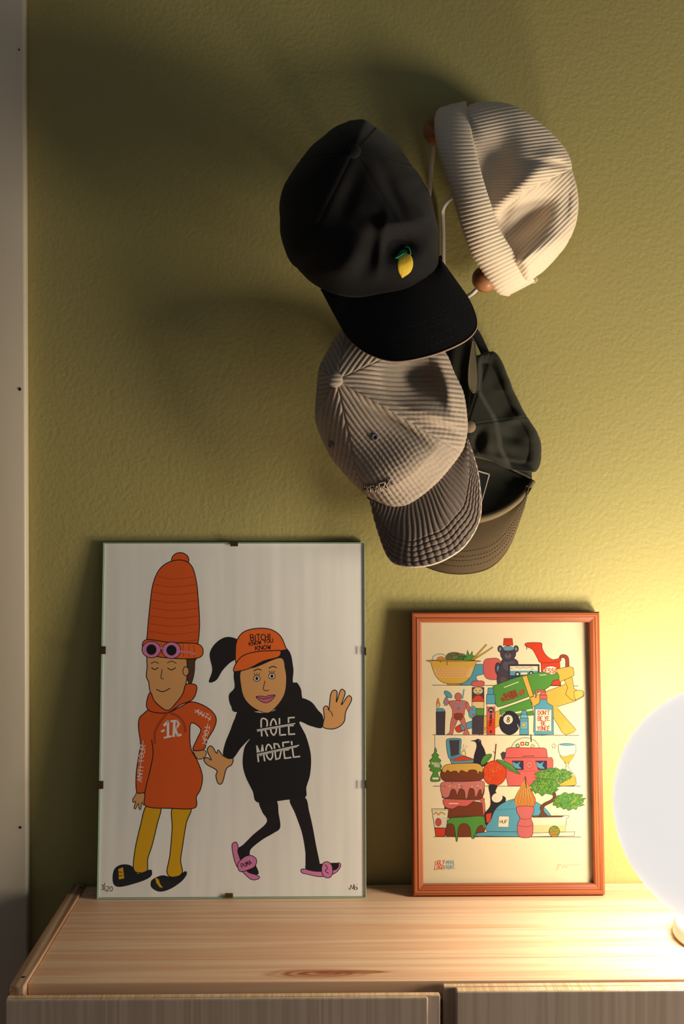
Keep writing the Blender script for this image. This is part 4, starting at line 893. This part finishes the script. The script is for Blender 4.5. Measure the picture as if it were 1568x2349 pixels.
a.stroke([(333, 450), (335, 478)], K, 4).stroke([(283, 450), (290, 460)], K, 4); a.done()
a = A.item('printed_bear_bottle', 'dark bear-shaped bottle with a red cap')
for cx in (716, 830): a.ell(cx, 362, 18, 24, PU, 0, K, LW).ell(cx, 364, 8, 14, '6f97a4')
a.fill([(725, 450), (700, 620), (850, 620), (845, 520), (842, 450), (790, 430)], PU, line=K, lw=LW); a.ell(780, 480, 46, 40, '57505e')
a.ell(773, 395, 56, 56, PU, 0, K, LW).ell(772, 412, 26, 22, '6a5c66', 0, K, 2).ell(740, 590, 26, 30, '5c4e58', 0, K, 2)
a.fill([(738, 350), (760, 342), (800, 344), (816, 362), (790, 372), (750, 372)], '6f97a4').ell(754, 386, 5, 5, K).ell(792, 386, 5, 5, K).ell(772, 402, 8, 5, K)
a.fill([(740, 318), (742, 287), (802, 287), (806, 318), (808, 336), (738, 336)], RD, False, K, LW)
for k in range(4): a.stroke([(752 + k * 14, 292), (752 + k * 14, 316)], '8e2a16', 2.5, False)
a.done()
a = A.item('printed_cassette', 'dark cassette tape with a cream label')
a.fill([(776, 474), (998, 474), (1000, 590), (778, 590)], '4a352c', False, K, LW).fill([(788, 486), (988, 486), (988, 560), (788, 582)], CR, False)
a.fill([(788, 520), (988, 520), (988, 552), (788, 552)], BL, False).fill([(788, 552), (960, 552), (900, 580), (788, 580)], '2f3d52', False)
a.ell(842, 544, 18, 18, K).ell(842, 544, 9, 9, CR).ell(940, 540, 18, 18, K).ell(940, 540, 9, 9, CR).fill([(864, 530), (914, 530), (914, 548), (864, 548)], CR, False, K, 2)
a.stroke([(822, 500), (840, 494), (860, 502), (880, 494), (905, 500), (930, 494), (952, 500)], K, 2.6).stroke([(935, 513), (958, 511)], K, 2.5).ell(800, 503, 5, 5, BL); a.done()
a = A.item('printed_oil_can', 'red spouted can with a round white badge')
a.fill([(1140, 440), (1150, 408), (1185, 404), (1210, 430), (1212, 520), (1190, 520), (1186, 440), (1165, 425), (1150, 440), (1150, 450)], 'a0402c', line=K, lw=LW)
a.fill([(1010, 460), (1145, 430), (1155, 625), (1020, 625)], RD, False, K, LW)
a.fill([(893, 330), (912, 318), (980, 316), (1015, 322), (1020, 360), (1050, 410), (1100, 440), (1145, 428), (1145, 452), (1014, 462), (985, 430), (950, 370), (905, 345)], RD, n=200, line=K, lw=LW)
a.stroke([(905, 340), (908, 366)], K, 5).ell(1082, 520, 56, 34, CR, 0, K, LW); a.text('ESSO', 1040, 536, 32, 18, RD, 6.5, 0, .35); a.done()
a = A.item('printed_water_gun', 'green and yellow toy water gun')
a.fill([(395, 930), (440, 905), (455, 925), (460, 950), (420, 965), (402, 955)], RD, line=K, lw=LW).fill([(428, 910), (520, 880), (536, 928), (440, 952)], BL, False, K, LW)
a.fill([(520, 880), (715, 805), (735, 880), (735, 905), (580, 985), (550, 975), (530, 935)], YL, False, K, LW)
for k in range(5): a.stroke([(575 + k * 14, 935 - k * 3), (582 + k * 14, 958 - k * 3)], K, 3, False)
a.fill([(715, 800), (935, 722), (955, 790), (960, 840), (720, 860)], GN, False, K, LW).stroke([(720, 845), (950, 800)], CR, 12, False)
a.fill([(930, 715), (1180, 620), (1200, 600), (1250, 665), (1320, 680), (1322, 705), (1260, 740), (1130, 780), (1140, 800), (1270, 948), (1255, 962), (1195, 985), (1170, 970), (1080, 820), (960, 780)], YL, False, K, LW)
a.fill([(1180, 590), (1215, 560), (1238, 570), (1250, 650), (1268, 655), (1262, 735), (1230, 728), (1190, 690), (1205, 640)], YL, False, K, LW).fill([(1255, 668), (1310, 664), (1322, 690), (1300, 712), (1262, 725)], 'e8bc5c', line=K, lw=LW)
a.fill([(1120, 508), (1215, 488), (1246, 500), (1250, 555), (1150, 600), (1135, 570)], YL, False, K, LW)
a.fill([(665, 640), (690, 620), (860, 560), (1000, 532), (1050, 534), (1090, 548), (1130, 536), (1142, 580), (1100, 592), (1082, 625), (1040, 655), (940, 700), (820, 745), (720, 778), (690, 770), (672, 700)], GN, n=220, line=K, lw=LW)
a.stroke([(745, 640), (850, 600)], CR, 6).stroke([(1000, 552), (1050, 548)], CR, 5)
a.fill([(875, 562), (910, 552), (958, 700), (930, 715)], YL, False, K, LW)
for (t, x, y, h, w) in (('SUPER', 746, 712, 24, 14), ('SUCKER', 730, 742, 24, 15)): a.text(t, x, y, h, w, K, 9, -17, .4).text(t, x, y, h, w, 'c23a22', 5, -17, .4)
a.text('69', 860, 698, 40, 13, K, 9, -8, .5).text('69', 860, 698, 40, 13, 'd0502a', 5.5, -8, .5); a.done()
a = A.item('printed_stacked_toy', 'stacked toy blocks with a pink top')
a.fill([(512, 605), (530, 594), (580, 592), (602, 602), (600, 622), (580, 634), (530, 632), (514, 622)], CO, line=K, lw=LW)
a.fill([(515, 640), (600, 640), (602, 742), (515, 740)], PU, False, K, LW).ell(558, 664, 36, 26, 'e0c48a', 0, K, 2.5).fill([(522, 722), (545, 700), (575, 700), (596, 722), (598, 738), (520, 738)], RD).stroke([(535, 660), (550, 664)], K, 4).stroke([(565, 664), (582, 660)], K, 4).stroke([(545, 680), (572, 680)], K, 4)
a.fill([(515, 742), (602, 742), (602, 792), (515, 790)], 'e6c98e', False, K, LW).fill([(540, 792), (602, 792), (602, 842), (545, 842)], GN, False, K, LW).fill([(515, 842), (602, 842), (600, 980), (515, 980)], PU, False)
a.done()
a = A.item('printed_lighter', 'purple lighter with a small flame')
a.fill([(256, 815), (322, 812), (318, 980), (258, 980)], PU, False, K, LW).fill([(258, 790), (300, 790), (318, 800), (318, 814), (258, 816)], BL, False, K, 2.5)
a.fill([(262, 780), (258, 755), (270, 716), (278, 745), (285, 765), (275, 782)], 'e08a2a', line=K, lw=2).fill([(266, 776), (268, 755), (276, 770), (272, 780)], CR); a.done()
a = A.item('printed_mannequin', 'plain pink jointed mannequin with a blue strap')
FL = 'c9706a'
for L1 in ([(375, 850), (415, 850), (400, 905), (385, 935), (375, 978), (335, 980), (355, 960), (360, 900)], [(415, 850), (455, 850), (470, 900), (480, 940), (496, 978), (452, 982), (465, 940), (440, 905)]): a.fill(L1, FL, line=K, lw=2.6)
a.fill([(345, 745), (375, 735), (460, 735), (490, 760), (465, 800), (450, 855), (380, 855), (372, 800)], FL, line=K, lw=2.6)
a.fill([(350, 750), (330, 770), (310, 750), (322, 715), (334, 705), (340, 722), (345, 740)], FL, line=K, lw=2.6).fill([(470, 750), (495, 770), (512, 810), (505, 832), (490, 820), (475, 790)], FL, line=K, lw=2.6)
a.ell(415, 706, 25, 28, FL, 0, K, 2.6).stroke([(385, 745), (420, 790), (455, 745)], BL, 9).ell(416, 790, 9, 9, BL, 0, K, 2).fill([(388, 830), (445, 830), (440, 870), (415, 875), (394, 868)], '8a4424', line=K, lw=2)
a.stroke([(318, 770), (340, 690)], BL, 9, False).ell(342, 690, 34, 18, BL, 40, K, 2.6).ell(518, 818, 26, 44, BL, 12, K, 2.6).ell(516, 800, 7, 9, RD).ell(524, 838, 7, 9, RD).stroke([(446, 720), (456, 655)], BL, 9, False); a.done()
a = A.item('printed_marker', 'red paint marker with a blue cap')
a.fill([(622, 745), (680, 745), (682, 980), (622, 980)], CO, False, K, LW).fill([(626, 880), (682, 860), (682, 975), (626, 975)], RD, False).fill([(620, 690), (680, 690), (682, 760), (618, 760)], BL, False, K, LW).fill([(630, 645), (665, 642), (672, 690), (626, 690)], BL, False, K, LW)
a.fill([(622, 760), (682, 760), (682, 780), (622, 780)], CR, False, K, 2); a.ell(652, 804, 20, 20, K).stroke([(642, 812), (645, 796), (652, 806), (659, 796), (662, 812)], CR, 4, False)
a.text('ONE4ALL'.replace('4', 'A'), 644, 832, 14, 10, K, 4.5, 90, .35).ell(652, 960, 7, 10, K); a.done()
a = A.item('printed_eight_ball', 'black billiard ball with a figure eight')
a.ell(786, 896, 74, 86, '2a2632', 0, K, LW).ell(776, 872, 34, 34, CR, -8).text('8', 766, 890, 36, 20, K, 6, 4); a.stroke([(730, 850), (742, 830), (755, 822)], CR, 4).stroke([(845, 905), (850, 930)], CR, 4); a.done()
a = A.item('printed_spray_can', 'plain blue spray can')
a.fill([(862, 862), (922, 862), (925, 982), (860, 982)], BL, False, K, LW).fill([(862, 862), (872, 836), (912, 836), (922, 862)], '79b4c4', False, K, LW).fill([(876, 806), (908, 806), (912, 836), (872, 836)], BL, False, K, LW).fill([(866, 885), (918, 885), (918, 940), (866, 940)], '79b4c4', False, K, 2).ell(890, 912, 14, 14, YL, 0, K, 2); a.done()
a = A.item('printed_pump_bottle', 'blue pump bottle with a lettered label')
a.fill([(1003, 695), (1054, 695), (1056, 722), (1003, 722)], CO, False, K, LW).fill([(1012, 664), (1044, 664), (1048, 695), (1010, 695)], CO, False, K, LW).fill([(972, 664), (985, 658), (1044, 658), (1042, 672), (985, 672), (978, 715), (972, 715)], CO, False, K, 2.6)
a.fill([(1004, 728), (1056, 728), (1058, 752), (1100, 775), (1106, 980), (970, 985), (960, 960), (966, 775), (1002, 752)], BL, False, K, LW).fill([(972, 796), (1090, 800), (1090, 958), (974, 956)], CR, False, K, 2)
for t, x, y, w in (("DON'T", 992, 838, 15), ('BE YE.', 992, 880, 14), ('BE', 1016, 914, 14), ('YONCÉ', 988, 952, 14)): a.text(t, x, y, 30, w, 'b8402e', 5, 0, .3)
a.done()
a = A.item('printed_tree_freshener', 'green tree-shaped air freshener')
a.stroke([(246, 985), (248, 1070)], K, 2.5).ell(250, 1078, 5, 8, CR, 0, K, 2)
a.fill([(250, 1078), (262, 1100), (258, 1112), (276, 1130), (270, 1145), (292, 1168), (284, 1185), (298, 1212), (288, 1225), (296, 1240), (270, 1255), (278, 1285), (285, 1290), (282, 1318), (222, 1320), (220, 1290), (236, 1255), (212, 1240), (218, 1225), (204, 1210), (218, 1185), (210, 1170), (232, 1145), (226, 1132), (242, 1112)], GN, line=K, lw=LW, n=260)
a.text('WUNDER', 224, 1196, 17, 7.5, CR, 2.8, 8, .3).text('BAUM', 244, 1214, 17, 7.5, CR, 2.8, 8, .3).fill([(230, 1290), (276, 1290), (276, 1308), (230, 1308)], CR, False, K, 2); a.done()
a = A.item('printed_ring_box', 'open blue ring box with a ring')
a.fill([(330, 1030), (350, 1010), (415, 1008), (438, 1020), (432, 1100), (420, 1165), (360, 1160), (340, 1120)], BL, line=K, lw=LW).fill([(352, 1022), (425, 1020), (420, 1120), (365, 1140)], PU, False, K, 2)
a.fill([(358, 1165), (420, 1120), (530, 1160), (532, 1185), (370, 1192)], BL, False, K, LW).fill([(375, 1165), (440, 1138), (505, 1155), (520, 1166), (400, 1172)], RD, line=K, lw=2)
a.stroke([(440, 1138), (442, 1108), (456, 1098), (468, 1110), (470, 1136)], 'b8943c', 6).fill([(446, 1085), (456, 1080), (468, 1088), (457, 1102)], CR, False, K, 2)
for p0, p1 in (((456, 1052), (456, 1070)), ((480, 1062), (472, 1074)), ((434, 1066), (440, 1076))): a.stroke([p0, p1], K, 2.4, False)
a.done()
a = A.item('printed_crow', 'black crow')
a.fill([(506, 1026), (540, 1020), (555, 1012), (578, 1020), (586, 1050), (610, 1100), (625, 1200), (535, 1210), (530, 1140), (548, 1070), (540, 1036)], '2c2530', n=150); a.ell(568, 1026, 3, 3, CR); a.done()
a = A.item('printed_toy_viewer', 'coral slide viewer with a picture disc')
a.ell(902, 1090, 102, 86, CR, 0, K, LW)
for (x, y, c, r) in ((846, 1062, GN, -30), (880, 1048, RD, -10), (914, 1048, GN, 8), (954, 1066, 'd9a040', 30)): a.fill([(x + 14 * math.cos(math.radians(r + k)), y + 14 * math.sin(math.radians(r + k))) for k in (45, 135, 225, 315)], CR, False, c, 8)
a.fill([(722, 1120), (740, 1104), (765, 1110), (770, 1160), (735, 1165)], PU, False)
a.fill([(765, 1085), (790, 1074), (1040, 1078), (1056, 1090), (1064, 1150), (755, 1150)], CO, False, K, LW).fill([(750, 1150), (1095, 1148), (1104, 1170), (1104, 1250), (1080, 1262), (1060, 1355), (780, 1355), (756, 1262), (746, 1200)], CO, False, K, LW)
a.stroke([(760, 1246), (1100, 1246)], 'a83c3a', 3).stroke([(880, 1140), (968, 1136)], K, 4).stroke([(942, 980), (944, 1035)], PU, 8)
for x in (806, 976): a.fill([(x, 1172), (x + 82, 1172), (x + 84, 1236), (x + 20, 1236)], '343048', False, K, 2.5).fill([(x + 6, 1180), (x + 34, 1192), (x + 60, 1178), (x + 50, 1205), (x + 66, 1228), (x + 22, 1222)], BL)
a.ell(932, 1200, 24, 27, 'd87068', 0, K, 2).ell(932, 1200, 4, 4, K); a.done()
a = A.item('printed_orange', 'orange fruit with leaves')
a.stroke([(676, 1180), (684, 1120), (690, 1048)], '6a3a20', 8).stroke([(684, 1120), (670, 1102)], '6a3a20', 5)
a.ell(680, 1262, 86, 92, 'd8481c', 0, K, LW); rr = random.Random(3)
for i in range(90):
    t = rr.random() * 6.28; r_ = math.sqrt(rr.random()) * 78; a.ell(680 + r_ * math.cos(t), 1262 + r_ * math.sin(t), 2.4, 2.4, 'a8341a' if r_ * math.cos(t - .8) > 10 else 'e8905a', n=6)
a.fill([(580, 1190), (600, 1140), (640, 1122), (660, 1130), (640, 1165), (600, 1200)], GN, line=K, lw=LW).fill([(690, 1165), (740, 1170), (800, 1200), (840, 1240), (866, 1270), (800, 1245), (730, 1200)], GN, line=K, lw=LW).stroke([(592, 1190), (650, 1135)], K, 2.4).stroke([(700, 1172), (850, 1258)], K, 2.4); a.done()
a = A.item('printed_hourglass', 'hourglass with yellow sand')
a.fill([(1140, 1070), (1150, 1052), (1205, 1046), (1258, 1054), (1268, 1080), (1262, 1120), (1218, 1190), (1218, 1225), (1262, 1280), (1272, 1320), (1262, 1352), (1150, 1355), (1142, 1325), (1152, 1280), (1194, 1225), (1192, 1190), (1150, 1120)], 'ece0c6', n=200, line=K, lw=LW)
a.fill([(1152, 1135), (1190, 1142), (1230, 1128), (1258, 1132), (1216, 1188), (1196, 1188)], 'd9a93c', line=K, lw=2).fill([(1146, 1330), (1160, 1290), (1206, 1270), (1256, 1282), (1268, 1320), (1258, 1350), (1154, 1352)], 'd9a93c', line=K, lw=2).stroke([(1205, 1190), (1206, 1270)], 'd9a93c', 4).ell(1205, 1054, 52, 8, BL, 0, K, 2.4); a.done()
a = A.item('printed_star_outline'); P = [(1108 + (17 if k % 2 == 0 else 8) * math.cos(k * pi / 5 - 1.57), 1064 + (20 if k % 2 == 0 else 9) * math.sin(k * pi / 5 - 1.57)) for k in range(11)]; a.stroke(P, K, 2.2, False); a.done()
a = A.item('printed_doughnut_stack', 'stack of four iced doughnuts')
a.fill([(322, 1500), (360, 1475), (560, 1470), (610, 1510), (606, 1580), (560, 1592), (340, 1585)], BR, line=K, lw=LW)
a.fill([(330, 1620), (400, 1580), (560, 1580), (608, 1640), (606, 1690), (560, 1722), (345, 1722), (328, 1680)], BR, line=K, lw=LW)
a.fill([(332, 1640), (360, 1590), (460, 1582), (590, 1575), (614, 1620), (608, 1670), (590, 1640), (560, 1660), (545, 1700), (535, 1736), (515, 1730), (505, 1665), (480, 1632), (440, 1632), (418, 1670), (414, 1748), (404, 1756), (398, 1700), (385, 1640), (350, 1628)], GN, n=260, line=K, lw=LW)
a.fill([(308, 1470), (340, 1446), (580, 1440), (608, 1470), (612, 1540), (604, 1570), (596, 1545), (585, 1470), (540, 1460), (480, 1500), (420, 1500), (380, 1520), (330, 1510)], CO, n=200, line=K, lw=LW).stroke([(350, 1482), (420, 1482)], CR, 7)
a.fill([(292, 1350), (330, 1325), (560, 1320), (604, 1350), (600, 1420), (560, 1452), (330, 1446), (300, 1420)], BR, line=K, lw=LW)
a.fill([(290, 1365), (310, 1326), (450, 1316), (590, 1318), (606, 1360), (592, 1420), (580, 1380), (566, 1390), (556, 1420), (540, 1432), (530, 1380), (500, 1375), (484, 1440), (470, 1444), (462, 1390), (430, 1375), (410, 1420), (396, 1385), (370, 1380), (350, 1430), (320, 1440), (300, 1420)], 'd0786e', n=280, line=K, lw=LW)
for i in range(18): x = 310 + rr.random() * 280; y = 1328 + rr.random() * 34; t = rr.random() * 3.1; a.stroke([(x, y), (x + 9 * math.cos(t), y + 9 * math.sin(t))], (CR, BL, PU, YL)[i % 4], 4.5, False)
a.fill([(290, 1260), (330, 1220), (560, 1215), (600, 1255), (596, 1300), (540, 1318), (350, 1322), (300, 1305)], BR, line=K, lw=LW)
a.fill([(300, 1240), (330, 1200), (440, 1190), (560, 1192), (596, 1230), (586, 1256), (570, 1248), (560, 1270), (545, 1240), (500, 1238), (480, 1254), (440, 1240), (420, 1262), (405, 1246), (380, 1246), (360, 1252), (340, 1238), (322, 1256)], 'd9a84c', n=240, line=K, lw=LW); a.done()
a = A.item('printed_cream_tube', 'cream tube with a red cap')
a.fill([(226, 1520), (348, 1522), (332, 1660), (248, 1658)], CR, False, K, LW).fill([(248, 1660), (328, 1662), (322, 1722), (256, 1722)], RD, False, K, LW).stroke([(232, 1530), (344, 1530)], K, 2, False)
for k in range(6): a.stroke([(296, 1588 + k * 12), (332, 1588 + k * 12)], '8a8074', 1.8, False)
a.stroke([(240, 1562), (258, 1546), (275, 1564), (292, 1546), (325, 1562)], 'c8922c', 10).ell(274, 1618, 22, 30, 'c8524a', 0, K, 2); a.done()
a = A.item('printed_vase', 'black vase with a white spot')
a.fill([(640, 1350), (700, 1352), (690, 1400), (760, 1440), (745, 1490), (690, 1520), (660, 1600), (640, 1680), (620, 1640), (612, 1560), (650, 1500), (650, 1430)], '2c2628', line=K, lw=2).ell(700, 1440, 40, 34, CR, -20).fill([(620, 1560), (660, 1550), (650, 1620), (625, 1622)], RD, False); a.done()
a = A.item('printed_blue_cap', 'blue cap with a white patch')
a.fill([(648, 1690), (660, 1590), (700, 1510), (780, 1462), (880, 1446), (980, 1470), (1060, 1530), (1095, 1590), (1095, 1690)], BL, line=K, lw=LW, n=200)
a.fill([(526, 1720), (560, 1698), (650, 1686), (860, 1690), (870, 1726)], BL, False, K, LW).stroke([(690, 1530), (840, 1520)], '3a6a80', 3).stroke([(780, 1500), (820, 1450)], '3a6a80', 3)
a.fill([(714, 1574), (788, 1576), (784, 1656), (708, 1654)], CR, False, K, 2).text('HUF', 722, 1626, 22, 14, K, 3.6, 0, .35); a.done()
a = A.item('printed_bonsai', 'small bent bonsai tree in a cream tray')
a.fill([(930, 1572), (1222, 1572), (1222, 1585), (1205, 1592), (1196, 1690), (960, 1700)], CR, False, K, LW).fill([(960, 1640), (1200, 1640), (1196, 1690), (962, 1696)], 'e2cc94', False).fill([(900, 1700), (1266, 1690), (1262, 1722), (900, 1726)], CR, False, K, LW).fill([(945, 1574), (1190, 1574), (1170, 1584), (960, 1586)], '6a3a20', False)
a.fill([(1005, 1578), (1018, 1545), (1012, 1510), (1040, 1480), (1090, 1455), (1106, 1430), (1085, 1395), (1100, 1385), (1125, 1412), (1122, 1455), (1100, 1475), (1045, 1505), (1040, 1540), (1068, 1578)], '6f4022', n=180, line=K, lw=LW)
def foliage(cx, cy, rx, ry, n, seed):
    q = random.Random(seed); P = [(cx + rx * math.cos(t) * (1 + .16 * q.uniform(-1, 1)), cy + ry * math.sin(t) * (1 + .2 * q.uniform(-1, 1))) for t in np.linspace(0, 6.283, 44)[:-1]]
    a.fill(P, '4f8636', False, K, 2.4)
    for i in range(n):
        t = q.random() * 6.28; r_ = math.sqrt(q.random()) * .86; x, y = cx + rx * r_ * math.cos(t), cy + ry * r_ * math.sin(t); d = q.random() * 6.28
        a.stroke([(x, y), (x + 9 * math.cos(d), y + 9 * math.sin(d))], ('7ea83c', 'a89a3c', '2f5a24', '6b9c40')[i % 4], 5, False)
foliage(1110, 1280, 128, 54, 130, 1); foliage(1045, 1360, 98, 62, 100, 2); foliage(1222, 1466, 114, 62, 110, 4); a.done()
a = A.item('printed_plume_vase', 'pink vase with a flame-coloured plume')
a.fill([(902, 1285), (920, 1340), (960, 1410), (980, 1460), (960, 1510), (900, 1520), (850, 1505), (826, 1460), (845, 1410), (880, 1345)], 'd8742a', n=140, line=K, lw=2)
for i in range(26):
    f = (i + .5) / 26 * 2 - 1; a.stroke([(902 + f * 3, 1300), (902 + f * 45, 1390), (902 + f * 74, 1465), (902 + f * 58, 1508)], ('e8a83c', 'c23c1c', 'f0c860', '5a3040')[i % 4], 4.5, taper=True)
a.stroke([(902, 1285), (906, 1330), (912, 1370)], '4a3040', 8, taper=True)
a.fill([(852, 1505), (955, 1505), (966, 1540), (948, 1590), (962, 1640), (950, 1724), (862, 1724), (848, 1640), (866, 1590), (842, 1540)], 'cc6a66', n=120, line=K, lw=LW).stroke([(866, 1590), (908, 1598), (948, 1590)], K, 2.4).stroke([(850, 1642), (906, 1652), (960, 1642)], K, 2.4); a.done()
a = A.item('printed_striped_ball', 'small green and orange ball'); a.ell(1117, 1688, 39, 41, GN, 0, K, LW)
for P in ([(1085, 1670), (1110, 1700), (1150, 1690)], [(1095, 1655), (1125, 1680), (1152, 1670)], [(1085, 1700), (1110, 1722), (1140, 1712)]): a.stroke(P, 'd8702c', 9)
a.done()
A.n = 2; a = A.item('print_title', 'red and blue hand lettering')
a.text('UGLY', 250, 1930, 30, 14, RD, 5, -3, .3, .15, .04).text('LOGO', 247, 1966, 30, 13, RD, 5, -3, .3, .15, .04)
a.text('MiNi', 334, 1928, 28, 15, BL, 4.2, -6, .3, .15, .04).text('PRiNT.', 320, 1966, 28, 13, BL, 4.2, -6, .3, .15, .04).ell(328, 1914, 4, 4, BL); a.done()
A.n = 2; a = A.item('signature'); a.stroke([(1160, 1926), (1140, 1935), (1150, 1950), (1148, 1965), (1130, 1968), (1145, 1945), (1170, 1930), (1180, 1955), (1195, 1930), (1205, 1955), (1220, 1930), (1250, 1935), (1308, 1933)], 'a89a84', 2.6); a.done()
